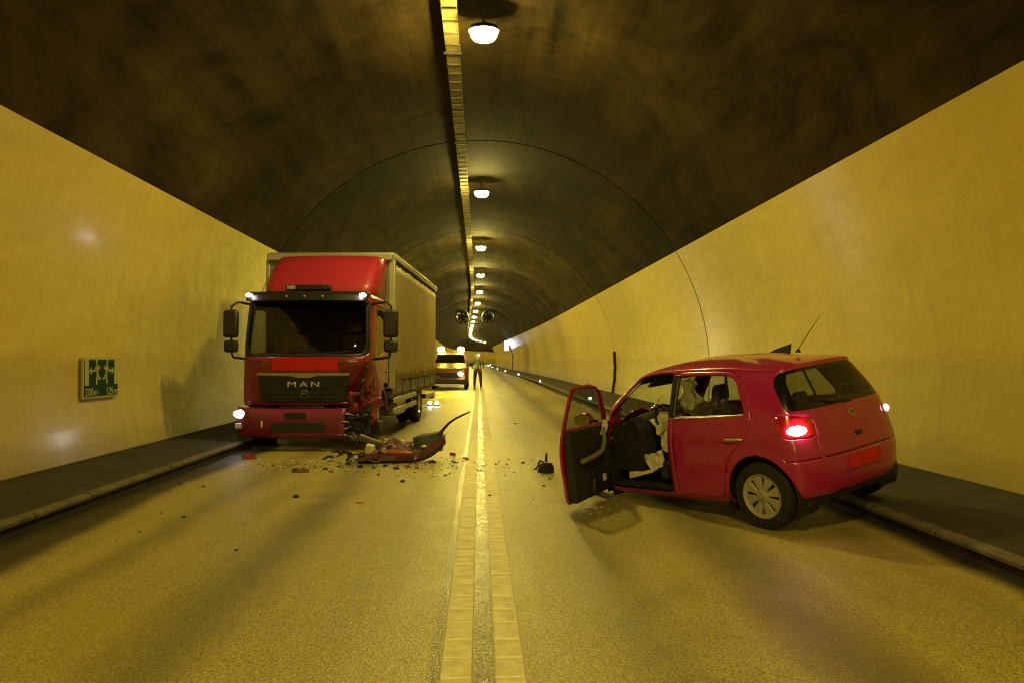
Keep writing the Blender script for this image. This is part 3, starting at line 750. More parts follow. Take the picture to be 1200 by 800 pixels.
# ---- open driver's door, built from the very panel that was cut out
HX, HY = 1.985, .80
Mdoor = Matrix.Translation((HX, HY, 0)) @ Matrix.Rotation(R(-69), 4, 'Z') @ Matrix.Translation((-HX, -HY, 0))
dl = empty('front_door', (0, 0, 0), 0, car); dl.matrix_local = Mdoor; dl['label'] = 'driver\'s door swung wide open, dark trim inside'
pk = lambda x, y, z: y > 0
panel('door_skin', sh.mesh(('front_door',), pick=pk), CAR_RED, dl, .022)
panel('window', sh.mesh(('front_glass',), pick=pk, offset=-.006), glassmat('door_glass', (.55, .56, .46)), dl)
panel('door_trim', sh.mesh(('front_door',), pick=lambda x, y, z: y > 0 and z < 1.0 and z > .27 and 1.06 < x < 1.95, offset=-.075), M_trim, dl)
b_ = nb()
hexa(b_, [(1.045, .70, .265), (1.95, .70, .265), (1.95, .815, .265), (1.045, .815, .265), (1.045, .715, .97), (1.90, .705, .945), (1.90, .775, .945), (1.045, .775, .97)])
obj('door_core', b_, M_trim, dl, bevel=.015)
b_ = nb(); tube(b_, [(1.16, .66, .66), (1.40, .64, .675), (1.60, .645, .70), (1.70, .66, .80), (1.74, .68, .92)], [.026, .028, .026, .020, .022], 8); obj('armrest', b_, pr('door_handle_grey', (.20, .18, .12), .6, var=.2), dl)
b_ = nb(); tube(b_, [(1.72, .69, .84), (1.78, .675, .93), (1.80, .68, .99)], [.03, .035, .03], 8); obj('torn_trim', b_, M_airbag, dl)
b_ = nb(); hexa(b_, [(1.30, .64, .30), (1.75, .64, .30), (1.75, .70, .30), (1.30, .70, .30), (1.34, .63, .46), (1.72, .63, .46), (1.72, .70, .46), (1.34, .70, .46)]); obj('door_pocket', b_, M_black, dl, bevel=.015)
b_ = nb(); box(b_, 1.50, 1.57, .622, .628, .40, .47); obj('paper', b_, M_airbag, dl)
mir = empty('door_mirror', (0, 0, 0), 0, dl)
b_ = nb(); bmesh.ops.create_uvsphere(b_, u_segments=18, v_segments=12, radius=1); bmesh.ops.transform(b_, matrix=Matrix.Translation((1.80, .92, 1.01)) @ Matrix.Diagonal((.07, .105, .075, 1)), verts=b_.verts)
obj('mirror_housing', b_, CAR_RED, mir)
b_ = nb(); tube(b_, [(1.84, .78, .98), (1.82, .86, .99)], .02, 8); obj('mirror_arm', b_, M_black, mir)
b_ = nb(); prism(b_, rpoly([(-.085, -.055), (.085, -.055), (.085, .055), (-.085, .055)], .03), 0, .006, Matrix.Translation((1.728, .92, 1.01)) @ Matrix.Rotation(R(90), 4, 'Z')); obj('mirror_glass', b_, pr('mirror_face', (.6, .6, .55), .06, metal=1, var=.05), mir)
# ---- cabin
b_ = nb(); tube(b_, [(1.70, -.66, .84), (1.66, -.3, .88), (1.66, .3, .88), (1.70, .66, .84)], [.12, .14, .14, .12], 12); hexa(b_, [(1.60, -.66, .40), (2.0, -.66, .40), (2.0, .66, .40), (1.60, .66, .40), (1.58, -.66, .84), (2.0, -.66, .90), (2.0, .66, .90), (1.58, .66, .84)]); obj('dashboard', b_, M_trim, car, auto=60)
b_ = nb(); Ms = Matrix.Translation((1.42, .36, .90)) @ Matrix.Rotation(R(-65), 4, 'Y')
tor = [(.185 + .016 * math.cos(a), .016 * math.sin(a)) for a in [2 * math.pi * k / 8 for k in range(8)]]
lathe(b_, tor, 32, Ms, close=True); obj('steering_wheel', b_, M_black, car)
b_ = nb(); tube(b_, [(1.42, .36, .90), (1.70, .36, .80)], [.06, .05], 10)
for a in (0, 2.2, -2.2): tube(b_, [Ms @ Vector((0, 0, 0)), Ms @ Vector((.18 * math.cos(a), .18 * math.sin(a), 0))], .018, 6)
obj('steering_column', b_, M_black, car)
def cloth(name, pts, seed, amp=.02, thick=.012, mat=M_airbag):
    """crumpled sheet hung between corner points (a grid bilinear patch)"""
    b_ = nb(); n = 14; g = []
    A, B, C, D = [Vector(p) for p in pts]
    for i in range(n + 1):
        r = []
        for j in range(n + 1):
            s, t = i / n, j / n; p = (A * (1 - s) + B * s) * (1 - t) + (D * (1 - s) + C * s) * t
            q = noise.noise_vector(Vector((s * 3.3 + seed, t * 3.3, seed))) * amp * 2 + noise.noise_vector(Vector((s * 8 + seed, t * 8, seed))) * amp * .7
            p = p + q * (1.0 if 0 < i < n and 0 < j < n else .6); r.append(b_.verts.new(p))
        g.append(r)
    for i in range(n):
        for j in range(n): b_.faces.new((g[i][j], g[i + 1][j], g[i + 1][j + 1], g[i][j + 1]))
    o = obj(name, b_, mat, car, auto=80); md = o.modifiers.new('solid', 'SOLIDIFY'); md.thickness = thick; return o
cloth('driver_airbag', [(1.46, .60, .96), (1.28, .30, .99), (1.16, .30, .72), (1.26, .64, .64)], 3.1, .06)
cloth('passenger_airbag', [(1.52, -.05, 1.0), (1.45, -.55, 1.02), (1.22, -.50, .72), (1.25, -.10, .74)], 7.7, .05)
cloth('curtain_airbag', [(.95, .60, 1.34), (.80, .60, 1.36), (.74, .62, 1.12), (.95, .66, 1.02)], 5.2, .03)
cloth('loose_cloth', [(1.62, .62, .56), (1.36, .56, .62), (1.34, .62, .46), (1.46, .66, .40)], 9.4, .02)
def seat(x, y):
    r = empty('seat', (x, y, .27), 0, car)
    b_ = nb(); hexa(b_, [(-.25, -.24, .02), (.27, -.23, .02), (.27, .23, .02), (-.25, .24, .02), (-.25, -.22, .20), (.27, -.21, .26), (.27, .21, .26), (-.25, .22, .20)]); obj('cushion', b_, M_seat, r, bevel=.05)
    b_ = nb(); hexa(b_, [(-.30, -.22, .18), (-.16, -.24, .18), (-.16, .24, .18), (-.30, .22, .18), (-.50, -.19, .80), (-.40, -.20, .80), (-.40, .20, .80), (-.50, .19, .80)]); obj('backrest', b_, M_seat, r, bevel=.05)
    b_ = nb(); hexa(b_, [(-.51, -.11, .84), (-.43, -.12, .84), (-.43, .12, .84), (-.51, .11, .84), (-.53, -.09, 1.0), (-.46, -.10, 1.0), (-.46, .10, 1.0), (-.53, .09, 1.0)]); obj('headrest', b_, M_seat, r, bevel=.03)
    for dy in (-.06, .06): b_ = nb(); tube(b_, [(-.45, dy, .78), (-.47, dy, .87)], .007, 6); obj('headrest_post', b_, M_galv, r)
seat(1.18, .36); seat(1.15, -.36)
b_ = nb(); hexa(b_, [(.02, -.62, .30), (.58, -.62, .30), (.58, .62, .30), (.02, .62, .30), (.02, -.60, .52), (.55, -.60, .58), (.55, .60, .58), (.02, .60, .52)]); obj('rear_bench', b_, M_seat, car, bevel=.04)
b_ = nb(); hexa(b_, [(-.10, -.60, .50), (.08, -.62, .50), (.08, .62, .50), (-.10, .60, .50), (-.20, -.56, 1.02), (-.10, -.57, 1.02), (-.10, .57, 1.02), (-.20, .56, 1.02)]); obj('rear_backrest', b_, M_seat, car, bevel=.04)
for dy in (-.36, .36): b_ = nb(); hexa(b_, [(-.20, dy - .11, 1.04), (-.13, dy - .11, 1.04), (-.13, dy + .11, 1.04), (-.20, dy + .11, 1.04), (-.21, dy - .09, 1.17), (-.15, dy - .09, 1.17), (-.15, dy + .09, 1.17), (-.21, dy + .09, 1.17)]); obj('rear_headrest', b_, M_seat, car, bevel=.025)
b_ = nb(); box(b_, 1.36, 1.40, -.10, .10, 1.33, 1.39); tube(b_, [(1.38, 0, 1.38), (1.44, 0, 1.46)], .008, 6); obj('inside_mirror', b_, M_black, car, bevel=.01)
b_ = nb(); prism(b_, [(1.34, 1.42), (1.52, 1.30), (1.50, 1.28), (1.33, 1.39)], .16, .52); obj('sun_visor', b_, M_trim, car)
b_ = nb(); tube(b_, [(1.40, -.02, 1.33), (1.40, -.02, 1.22), (1.40, -.02, 1.16)], [.004, .012, .016], 6); obj('air_freshener', b_, M_black, car)
b_ = nb(); hexa(b_, [(.52, -.60, 1.44), (.86, -.62, 1.45), (.86, -.60, 1.45), (.52, -.58, 1.44), (.50, -.63, 1.57), (.72, -.64, 1.52), (.72, -.62, 1.52), (.50, -.61, 1.57)]); obj('lifted_roof_trim', b_, M_black, car)
# ================================================================ lorry
T_RED = pr('lorry_red_paint', (.20, .011, .030), .30, coat=.4, var=.14, vscale=1.8, dust=.05)  # darker cab red: the dim light on upright faces is in the colour
T_FAIR = pr('lorry_fairing_red', (.36, .020, .048), .45, coat=.2, var=.12, vscale=1.5)  # lighter red: extra light on the upward tilt is put into the colour
T_BUMP = pr('lorry_bumper_red', (.19, .010, .065), .40, coat=.3, var=.18, vscale=3, dust=.06)
M_tglass = glassmat('lorry_glass', (.46, .48, .45), .02)
M_curt = pr('curtain_tarpaulin', (.34, .27, .10), .62, var=.14, vscale=.8, bump=.35, bscale=3.)
M_alu = pr('aluminium_frame', (.40, .37, .28), .42, metal=.35, var=.15, vscale=4)
M_hl = emat('headlamp_lit', (.95, .92, 1.), 14); M_marker = emat('marker_lamp_lit', (1., .86, .95), 42)
trk = empty('lorry', (-2.97, 12.75, 0), -math.atan(.059)); tag(trk, 'red lorry with grey curtain-sided body and smashed front corner', 'lorry')
# local: x to the viewer's right, y towards the lorry's tail, z up
GT = []
lv = [(.74, .05, 1.0), (.80, .0, 1.0), (1.10, -.015, 1.0), (1.56, .01, 1.0), (2.0, .09, .995), (2.44, .20, .975), (2.56, .30, .95), (2.63, .50, .80), (2.66, .85, 0.)]
plan = [(0, 0.), (.45, .012), (.82, .05), (1.01, .14), (1.085, .32), (1.10, .80), (1.10, 1.30), (1.09, 1.66), (1.0, 1.75), (.6, 1.77), (0, 1.77)]
for x, y in plan:
    row = []
    for z, dy, sx in lv:
        f = max(0, 1 - y / 1.3); yy = y + dy * f
        if sx == 0: row.append((0, .45 + y * .6, z))
        elif sx == .80: row.append((x * sx, .35 + (y) * .75, z))
        else: row.append((x * sx, yy, z))
    GT.append(row)
st_ = Shell(GT, 0, 10, 8, True)
front = lambda x, y, z: y < .5
ws = rpoly([(-1.0, 1.60), (1.0, 1.60), (.965, 2.46), (-.965, 2.46)], [.14, .14, .12, .12])
st_.cut(ws, (0, 2), 'windscreen', mask=front)
ws2 = rpoly([(-1.06, 1.55), (1.06, 1.55), (1.02, 2.51), (-1.02, 2.51)], [.16, .16, .12, .12])
st_.cut(ws2, (0, 2), 'surround', mask=front)
dr = rpoly([(.40, .80), (.42, 1.5), (.58, 2.46), (1.56, 2.46), (1.56, .80)], [.05, .1, .12, .12, .05])
dw = rpoly([(.50, 1.56), (.66, 2.36), (1.38, 2.36), (1.38, 1.66), (.80, 1.56)], [.05, .08, .06, .06, .06])
sd = lambda x, y, z: abs(x) > .85 and y > .34
st_.cut(dw, (1, 2), 'door_glass', mask=sd); st_.cut(dr, (1, 2), 'gap', mask=sd, band=.006); st_.cut(dr, (1, 2), 'door', mask=sd)
panelseam = rpoly([(-.98, 1.52), (-1.0, .80), (1.0, .80), (.98, 1.52)], .06)
st_.cut(panelseam, (0, 2), 'gap', mask=front, band=.005)
# wheel arch cut out of the lower sides
st_.cut([(.92 + .0, .70), (.98, .98), (1.2, 1.08), (1.5, 1.08), (1.75, .98), (1.8, .70)], (1, 2), 'gone', allow=('body', 'door', 'gap'), mask=lambda x, y, z: abs(x) > .8 and y > .34)
def tcrush(x, y, z):
    """the lorry's near-side front corner is stove in"""
    d = max(0, x - .40) / .6 * max(0, min(1, (1.45 - z) / .55)) * max(0, 1 - y / .75)
    if d > 0:
        n = noise.noise_vector(Vector((x * 5, y * 5, z * 5))); y += .34 * d + .10 * d * n.y; x -= .10 * d - .08 * d * n.x; z += .08 * d * n.z
    return (x, y, z)
tb_ = panel('cab_shell', st_.mesh(('body',), fn=tcrush), T_RED, trk, .02)
panel('seam_backing', st_.mesh(('gap',), offset=-.012, fn=tcrush), M_black, trk)['kind'] = 'stuff'
panel('cab_lining', st_.mesh(('body', 'gap', 'surround'), offset=-.05, fn=tcrush), M_trim, trk)
panel('windscreen_surround', st_.mesh(('surround',), offset=-.001), M_black, trk, .02)
panel('windscreen', st_.mesh(('windscreen',), offset=-.006), M_tglass, trk)
for s in (-1, 1):
    pk = lambda x, y, z, s=s: x * s > 0
    d_ = panel('door', st_.mesh(('door',), pick=pk, fn=tcrush), T_RED, trk, .03)
    panel('window', st_.mesh(('door_glass',), pick=pk, offset=-.005), M_tglass, d_)
    b_ = nb(); tube(b_, [(1.09 * s, 1.34, 1.28), (1.125 * s, 1.36, 1.28), (1.125 * s, 1.48, 1.28), (1.09 * s, 1.50, 1.28)], .014, 6); obj('handle', b_, M_black, d_)
# interior
b_ = nb(); box(b_, -1.0, 1.0, .22, .62, 1.2, 1.5); obj('dashboard', b_, M_trim, trk, bevel=.08)
for x in (-.55, .55):
    b_ = nb(); box(b_, x - .25, x + .25, .85, 1.35, 1.05, 1.30); box(b_, x - .24, x + .24, 1.25, 1.42, 1.30, 1.95); box(b_, x - .14, x + .14, 1.28, 1.38, 1.97, 2.18); obj('seat', b_, pr('cab_seat_cloth', (.16, .075, .06), .9, var=.3, vscale=7), trk, bevel=.05)
b_ = nb(); box(b_, -1.02, 1.02, 1.60, 1.66, .9, 2.5); obj('rear_bulkhead_lining', b_, pr('cab_back_lining', (.07, .055, .045), .8, var=.2), trk)
b_ = nb(); tor = [(.22 + .016 * math.cos(a), .016 * math.sin(a)) for a in [2 * math.pi * k / 8 for k in range(8)]]; lathe(b_, tor, 28, Matrix.Translation((.55, .62, 1.52)) @ Matrix.Rotation(R(-35), 4, 'X'), close=True); obj('steering_wheel', b_, M_black, trk)
# sun visor over the screen with its lamps
b_ = nb(); secs = []
for x in [-1.02 + 2.04 * k / 16 for k in range(17)]:
    q = .16 * abs(x / 1.02) ** 2.6
    secs.append([b_.verts.new(p) for p in ((x, .16 + q, 2.475), (x, -.01 + q, 2.47), (x, .02 + q, 2.56), (x, .14 + q, 2.63), (x, .34 + q * .6, 2.645))])
for a, b in zip(secs, secs[1:]):
    for k in range(4): b_.faces.new((a[k], b[k], b[k + 1], a[k + 1]))
vis = obj('sun_visor', b_, M_black, trk); vis.modifiers.new('solid', 'SOLIDIFY').thickness = .012
for x, y in ((-.945, .075), (.945, .075)):
    b_ = nb(); bmesh.ops.create_uvsphere(b_, u_segments=14, v_segments=10, radius=1); bmesh.ops.transform(b_, matrix=Matrix.Translation((x, y + .01, 2.56)) @ Matrix.Diagonal((.055, .03, .032, 1)), verts=b_.verts); obj('marker_lamp', b_, M_marker, trk)
for x, y in ((-.30, .005), (0, .0), (.30, .005)): b_ = nb(); lathe(b_, [(0, .014), (.018, .01), (.022, 0)], 10, Matrix.Translation((x, y, 2.535)) @ Matrix.Rotation(R(90), 4, 'X')); obj('visor_lamp', b_, M_silver, trk)
# roof fairing
b_ = nb(); n = 22; rows = []
for t_, y, z, hw, dn in ((0, .46, 2.62, .95, .0), (.25, .62, 2.82, .965, .02), (.5, .84, 3.04, .97, .03), (.75, 1.08, 3.24, .97, .04), (.92, 1.28, 3.36, .955, .05), (1, 1.46, 3.40, .94, .06), (1.1, 1.72, 3.41, .94, .06)):
    r = []
    for k in range(n + 1):
        a = -1 + 2 * k / n; x = hw * math.copysign(min(1, abs(a) * 1.10) ** .96, a)
        e = max(0, abs(a) - .80) / .20
        r.append(b_.verts.new((x, y + .50 * e ** 1.7 * (1 - .3 * t_) + .05 * a * a, z - .055 * e ** 2 - .02 * a * a)))
    # side skirt
    rows.append([b_.verts.new((-hw - .01, 1.74, z - .06))] + r + [b_.verts.new((hw + .01, 1.74, z - .06))])
for a, b in zip(rows, rows[1:]):
    for k in range(len(a) - 1): b_.faces.new((a[k], a[k + 1], b[k + 1], b[k]))
o = obj('roof_fairing', b_, T_FAIR, trk, auto=50, loc=(.07, 0, 0)); o.modifiers.new('solid', 'SOLIDIFY').thickness = .015
b_ = nb(); box(b_, -.42, .34, .34, .46, 2.66, 2.76); obj('roof_lamp_bar', b_, M_black, trk, bevel=.02)
for x in (-.32, .26): b_ = nb(); box(b_, x - .07, x + .07, .325, .338, 2.675, 2.745); obj('roof_lamp', b_, M_silver if x < 0 else M_dark, trk, bevel=.01)
# red name panel, grille, lettering, emblem
b_ = nb(); box(b_, -.52, .56, -.026, -.018, 1.325, 1.525); obj('red_front_panel', b_, pr('plain_front_red', (.50, .0015, .003), .7, var=.04), trk)
gr = rpoly([(-.75, 1.27), (.75, 1.27), (.72, .88), (.62, .80), (-.62, .80), (-.72, .88)], [.04, .04, .05, .05, .05, .05])
b_ = nb(); prism(b_, gr, -.040, -.016); gro = obj('grille', b_, pr('grille_black', (.012, .013, .015), .25, var=.2), trk, bevel=.012)
b_ = nb(); prism(b_, [(-.76, 1.285), (.76, 1.285), (.755, 1.245), (.22, 1.235), (.10, 1.205), (-.10, 1.205), (-.22, 1.235), (-.755, 1.245)], -.052, -.041); obj('grille_strip', b_, pr('grille_chrome', (.40, .39, .36), .3, metal=.8, var=.1), gro)
for z in (.88, .95): b_ = nb(); box(b_, -.60, .60, -.050, -.041, z, z + .022); obj('grille_bar', b_, M_black, gro)
for ch, x in (('M', -.185), ('A', .01), ('N', .20)):
    me = textmesh(ch, .155, .008); o = link('letter', me, pr('letter_silver', (.55, .54, .52), .4, var=.05), gro); o.location = (x, -.051, 1.06); o.rotation_euler = (R(90), 0, 0); o.scale = (1.35, .78, 1)
b_ = nb(); lathe(b_, [(.052, 0), (.056, .006), (.062, .006), (.066, 0)], 24, Matrix.Translation((.02, -.041, .945)) @ Matrix.Rotation(R(90), 4, 'X'))
tube(b_, [(-.02, -.046, .935), (0, -.048, .955), (.03, -.048, .95), (.055, -.046, .965)], [.006, .012, .010, .005], 6); obj('emblem', b_, M_chrome, gro)
# wipers
for x0, x1 in ((-.6, .0), (.25, .78)): b_ = nb(); tube(b_, [(x0, -.02, 1.555), (x0 + .05, -.04, 1.60), (x1, -.03, 1.64)], .011, 6); obj('wiper', b_, M_black, trk)
for x in (-.80, .80): b_ = nb(); tube(b_, [(x - .07, .03, 1.47), (x - .06, -.01, 1.47), (x + .06, -.01, 1.47), (x + .07, .03, 1.47)], .012, 6); obj('grab_handle', b_, M_black if x < 0 else M_silver, trk)
# bumper: ends in a torn edge at the smashed corner
def bumper_front(x):
    return .16 * max(0, (abs(x) - .75) / .33) ** 1.6
b_ = nb(); xs = [-1.09 + k * .0605 for k in range(31)]; prof = [(.10, .70), (.01, .715), (-.045, .68), (-.06, .58), (-.06, .47), (-.05, .36), (-.02, .25), (.08, .205), (.22, .20)]
rows = []
for x in xs:
    e = max(0, x - .55) / .17
    r = []
    for j, (y, z) in enumerate(prof):
        n_ = noise.noise_vector(Vector((x * 6, j * .9, 2.2)))
        xx = x + (random.uniform(-.02, .06) if x > xs[-2] else 0)
        r.append(b_.verts.new((xx, y + bumper_front(x) * (1.6 if x < 0 else 1) + .05 * e * n_.y + (.12 * max(0, -x - .95) / .14 if x < -.95 else 0), z + .03 * e * n_.z)))
    rows.append(r)
for a, b in zip(rows, rows[1:]):
    for k in range(len(prof) - 1): b_.faces.new((a[k], b[k], b[k + 1], a[k + 1]))
bu = obj('bumper', b_, T_BUMP, trk, auto=60); bu.scale = (1.05, 1, 1); bu.modifiers.new('solid', 'SOLIDIFY').thickness = .02
b_ = nb(); prism(b_, rpoly([(-.43, .325), (.44, .325), (.42, .475), (-.41, .475)], .03), -.072, -.055); obj('lower_intake', b_, M_black, bu, bevel=.008)
b_ = nb(); prism(b_, rpoly([(-.21, .535), (.13, .535), (.13, .635), (-.21, .635)], .02), -.072, -.055); obj('towing_recess', b_, M_black, bu, bevel=.008)
b_ = nb(); box(b_, -.575, -.555, -.075, -.06, .40, .50); obj('bright_sticker', b_, pr('sticker_reflector', (.85, .88, .90), .3, var=.05), bu)
b_ = nb(); box(b_, -1.0, -.82, -.045, -.03, .37, .455, Matrix.Translation((-.02, .075, 0)) @ Matrix.Rotation(0, 4, 'Z')); obj('fog_lamp', b_, pr('fog_lamp_lens', (.60, .68, .80), .25, var=.08), bu, bevel=.008)
b_ = nb(); bmesh.ops.create_uvsphere(b_, u_segments=20, v_segments=12, radius=1); bmesh.ops.transform(b_, matrix=Matrix.Translation((-.93, .055, .605)) @ Matrix.Rotation(R(-22), 4, 'Z') @ Matrix.Diagonal((.15, .045, .07, 1)), verts=b_.verts); obj('headlamp', b_, M_hl, bu)
for k in range(4):
    b_ = nb(); zc = .28 + k * .11; x0 = .715 + random.uniform(-.02, .03)
    tube(b_, [(x0 - random.uniform(.02, .10), -.06, zc), (x0 + .03, -.055 + random.uniform(0, .03), zc + random.uniform(-.04, .04)), (x0 + random.uniform(.05, .13), random.uniform(.0, .06), zc + random.uniform(-.05, .05))], [.004, .014, .003], 5, flat=.4); obj('torn_edge', b_, pr('bare_torn_plastic', (.42, .38, .26), .5, var=.3, vscale=20), bu)
# crumpled sheets and hanging wires in the opened corner
def crumple(name, A, B, C, D, seed, amp, mat, parent, thick=.006):
    b_ = nb(); n = 12; g = []; A, B, C, D = map(Vector, (A, B, C, D))
    for i in range(n + 1):
        r = []
        for j in range(n + 1):
            s, t = i / n, j / n; p = (A * (1 - s) + B * s) * (1 - t) + (D * (1 - s) + C * s) * t
            q = noise.noise_vector(Vector((s * 2.6 + seed, t * 2.6, seed))) * amp + noise.noise_vector(Vector((s * 5 + seed, t * 5, seed))) * amp * .25
            r.append(b_.verts.new(p + q))
        g.append(r)
    for i in range(n):
        for j in range(n):
            if noise.noise(Vector((i * .35 + seed, j * .35, 1.7))) < .38: b_.faces.new((g[i][j], g[i + 1][j], g[i + 1][j + 1], g[i][j + 1]))
    bmesh.ops.delete(b_, geom=[v for v in b_.verts if not v.link_faces], context='VERTS')
    o = obj(name, b_, mat, parent, auto=50); o.modifiers.new('solid', 'SOLIDIFY').thickness = thick; return o
crumple('crumpled_panel', (.70, .05, .95), (1.10, .25, 1.02), (1.08, .40, .62), (.72, .10, .60), 1.3, .10, T_RED, trk)
crumple('crumpled_panel', (.72, -.02, .62), (1.12, .22, .60), (1.10, .30, .25), (.70, .02, .26), 4.9, .13, M_black, trk)
crumple('crumpled_panel', (.95, .10, .85), (1.20, .50, .80), (1.16, .52, .40), (.92, .14, .36), 8.2, .12, T_BUMP, trk)
crumple('crumpled_panel', (.55, .0, .30), (.98, .05, .32), (1.05, .0, .14), (.60, -.02, .16), 12.2, .06, M_black, trk)
for k in range(7):
    b_ = nb(); x = random.uniform(.74, 1.1); z = random.uniform(.45, .85); p = Vector((x, random.uniform(.0, .2), z)); pts = [p]
    for q in range(4): p = p + Vector((random.uniform(-.07, .08), random.uniform(-.06, .05), -random.uniform(.06, .16))); pts.append(p)
    tube(b_, pts, .008, 5); obj('hanging_wire', b_, M_black, trk)
# wreckage in the opened corner
for k in range(14):
    b_ = nb(); p = Vector((random.uniform(.74, 1.08), random.uniform(.22, .75), random.uniform(.3, .9)))
    s_ = random.uniform(.04, .12)
    hexa(b_, [tuple(p + Vector((random.uniform(-.4, .4) + a, random.uniform(-.3, .3) + b, random.uniform(-.4, .4) + c)) * s_) for c in (-1, 1) for a, b in ((-1, -1), (1, -1), (1, 1), (-1, 1))])
    obj('mangled_piece', b_, random.choice([M_black, M_black, M_dark, M_dark, T_RED]) if k % 5 else M_dark, trk, bevel=.01)
b_ = nb(); hexa(b_, [(.70, .32, .30), (1.04, .42, .28), (1.04, .95, .28), (.70, .95, .30), (.70, .35, .74), (1.03, .40, .76), (1.03, .95, .76), (.70, .95, .74)]); obj('exposed_frame', b_, M_black, trk, bevel=.03)
b_ = nb(); hexa(b_, [(-1.04, .40, .30), (-.70, .40, .30), (-.70, .95, .30), (-1.04, .95, .30), (-1.04, .40, .72), (-.70, .40, .72), (-.70, .95, .72), (-1.04, .95, .72)]); obj('entry_step', b_, M_black, trk, bevel=.03)
for x0, z0, x1, z1 in ((1.03, 1.50, .96, 1.22), (.98, 1.26, .88, 1.0), (.90, 1.04, .80, .80), (.97, 1.10, .99, .82)):
    b_ = nb(); tube(b_, [(x0, .20, z0), ((x0 + x1) / 2 + .02, .10, (z0 + z1) / 2), (x1, .12, z1)], [.02, .05, .03], 6, flat=.5); obj('torn_seam', b_, M_black, trk)
# mirrors
def mirror(s, off=0):
    m = empty('mirror', (0, 0, 0), 0, trk); xc = 1.27 * s + off
    b_ = nb(); box(b_, xc - .125, xc + .125, .10, .22, 1.86, 2.32); obj('main_housing', b_, M_black, m, bevel=.045)
    b_ = nb(); box(b_, xc - .115, xc + .115, .11, .22, 1.62, 1.82); obj('wide_housing', b_, M_black, m, bevel=.04)
    b_ = nb(); tube(b_, [(1.0 * s, .40, 2.42), (xc * .93, .25, 2.46), (xc, .17, 2.38), (xc, .17, 2.30)], .022, 8); obj('arm', b_, M_black, m); b_ = nb(); tube(b_, [(xc, .17, 1.88), (xc, .17, 1.80)], .02, 8); obj('joint', b_, M_black, m); b_ = nb(); tube(b_, [(xc, .17, 1.64), (xc * .98, .2, 1.54), (1.04 * s, .36, 1.50)], .02, 8); obj('arm', b_, M_black, m)
    b_ = nb(); box(b_, xc - .10, xc + .10, .221, .226, 1.89, 2.29); obj('mirror_glass', b_, MATS['mirror_face'], m)
mirror(-1); mirror(1, .13)
for o in [x for x in S.objects if x.parent is trk]: o.location.x += (.015 if o is bu else .09)      # cab sits a little to one side of the load body
# load body
L0, L1, HW = 2.05, 9.15, 1.19
b_ = nb(); box(b_, -HW + .02, HW - .02, L0, L0 + .04, .95, 3.42); obj('front_bulkhead', b_, pr('bulkhead_grey', (.20, .18, .12), .6, var=.15), trk)
for s in (-1, 1):
    b_ = nb(); box(b_, s * HW - .05 + (0 if s < 0 else -.02), s * HW + .02 + (.0 if s < 0 else .03), L0 - .02, L0 + .07, .95, 3.40); obj('corner_post', b_, M_alu, trk, bevel=.012)
    b_ = nb(); box(b_, s * (HW - .055) - .05, s * (HW - .055) + .05, L1 - .09, L1 - .01, .95, 3.40); obj('corner_post', b_, M_alu, trk, bevel=.012)
b_ = nb(); box(b_, -HW - .01, HW + .01, L0 - .10, L0 + .06, 3.37, 3.53); obj('front_header', b_, M_alu, trk, bevel=.03)
b_ = nb(); box(b_, -HW, HW, L0 + .061, L1, 3.50, 3.535); obj('roof_sheet', b_, M_curt, trk)
for s in (-1, 1):
    b_ = nb(); box(b_, s * HW - .04, s * HW + .04, L0 + .062, L1 + .02, 3.415, 3.545); obj('roof_rail', b_, M_alu, trk, bevel=.02)
    # curtain with soft vertical folds
    b_ = nb(); ny, nz = 150, 14; g = []
    for i in range(ny + 1):
        y = L0 + .075 + (L1 - L0 - .17) * i / ny; r = []
        for j in range(nz + 1):
            z = 1.10 + (3.36 - 1.10) * j / nz; t_ = j / nz
            f = .0012 * math.sin(y * 9.0) * (.3 + t_) + .016 * noise.noise(Vector((y * .9, z * .7, s))) + .006 * noise.noise(Vector((y * 5, z * 2, s)))
            r.append(b_.verts.new((s * (HW + .004) + s * f, y, z)))
        g.append(r)
    for i in range(ny):
        for j in range(nz): b_.faces.new((g[i][j], g[i + 1][j], g[i + 1][j + 1], g[i][j + 1]))
    cu = obj('side_curtain', b_, M_curt, trk, auto=80); cu.modifiers.new('solid', 'SOLIDIFY').thickness = .006
    for k in range(11):
        y = L0 + .35 + k * .64; b_ = nb(); box(b_, s * (HW + .028) - .004, s * (HW + .028) + .004, y - .022, y + .022, .93, 1.32); obj('curtain_strap', b_, pr('strap_grey', (.12, .11, .08), .8, var=.2), cu)
    for k in range(14):
        y = L0 + .25 + k * .5; b_ = nb(); box(b_, s * (HW - .01) - .02, s * (HW - .01) + .02, y - .11, y + .11, 3.345, 3.41); obj('curtain_roller', b_, M_black, cu, bevel=.01)
    for k in range(6):
        y0 = L0 + .08 + k * 1.165; b_ = nb(); box(b_, s * (HW - .02) - .012, s * (HW - .02) + .012, y0 + .01, y0 + 1.150, .84, 1.085); obj('side_board', b_, pr('side_board_grey', (.17, .155, .10), .55, var=.2, vscale=3), trk, bevel=.008)
        b_ = nb(); box(b_, s * (HW - .006) - .008, s * (HW - .006) + .008, y0 + 1.152, y0 + 1.172, .82, 1.10); obj('board_post', b_, M_dark, trk)
b_ = nb(); box(b_, -HW + .05, HW - .05, L1 - .05, L1, .95, 3.40); obj('rear_doors', b_, M_alu, trk)
b_ = nb(); box(b_, -HW + .03, HW - .03, L0, L1, .76, .90); obj('floor_frame', b_, M_dark, trk)
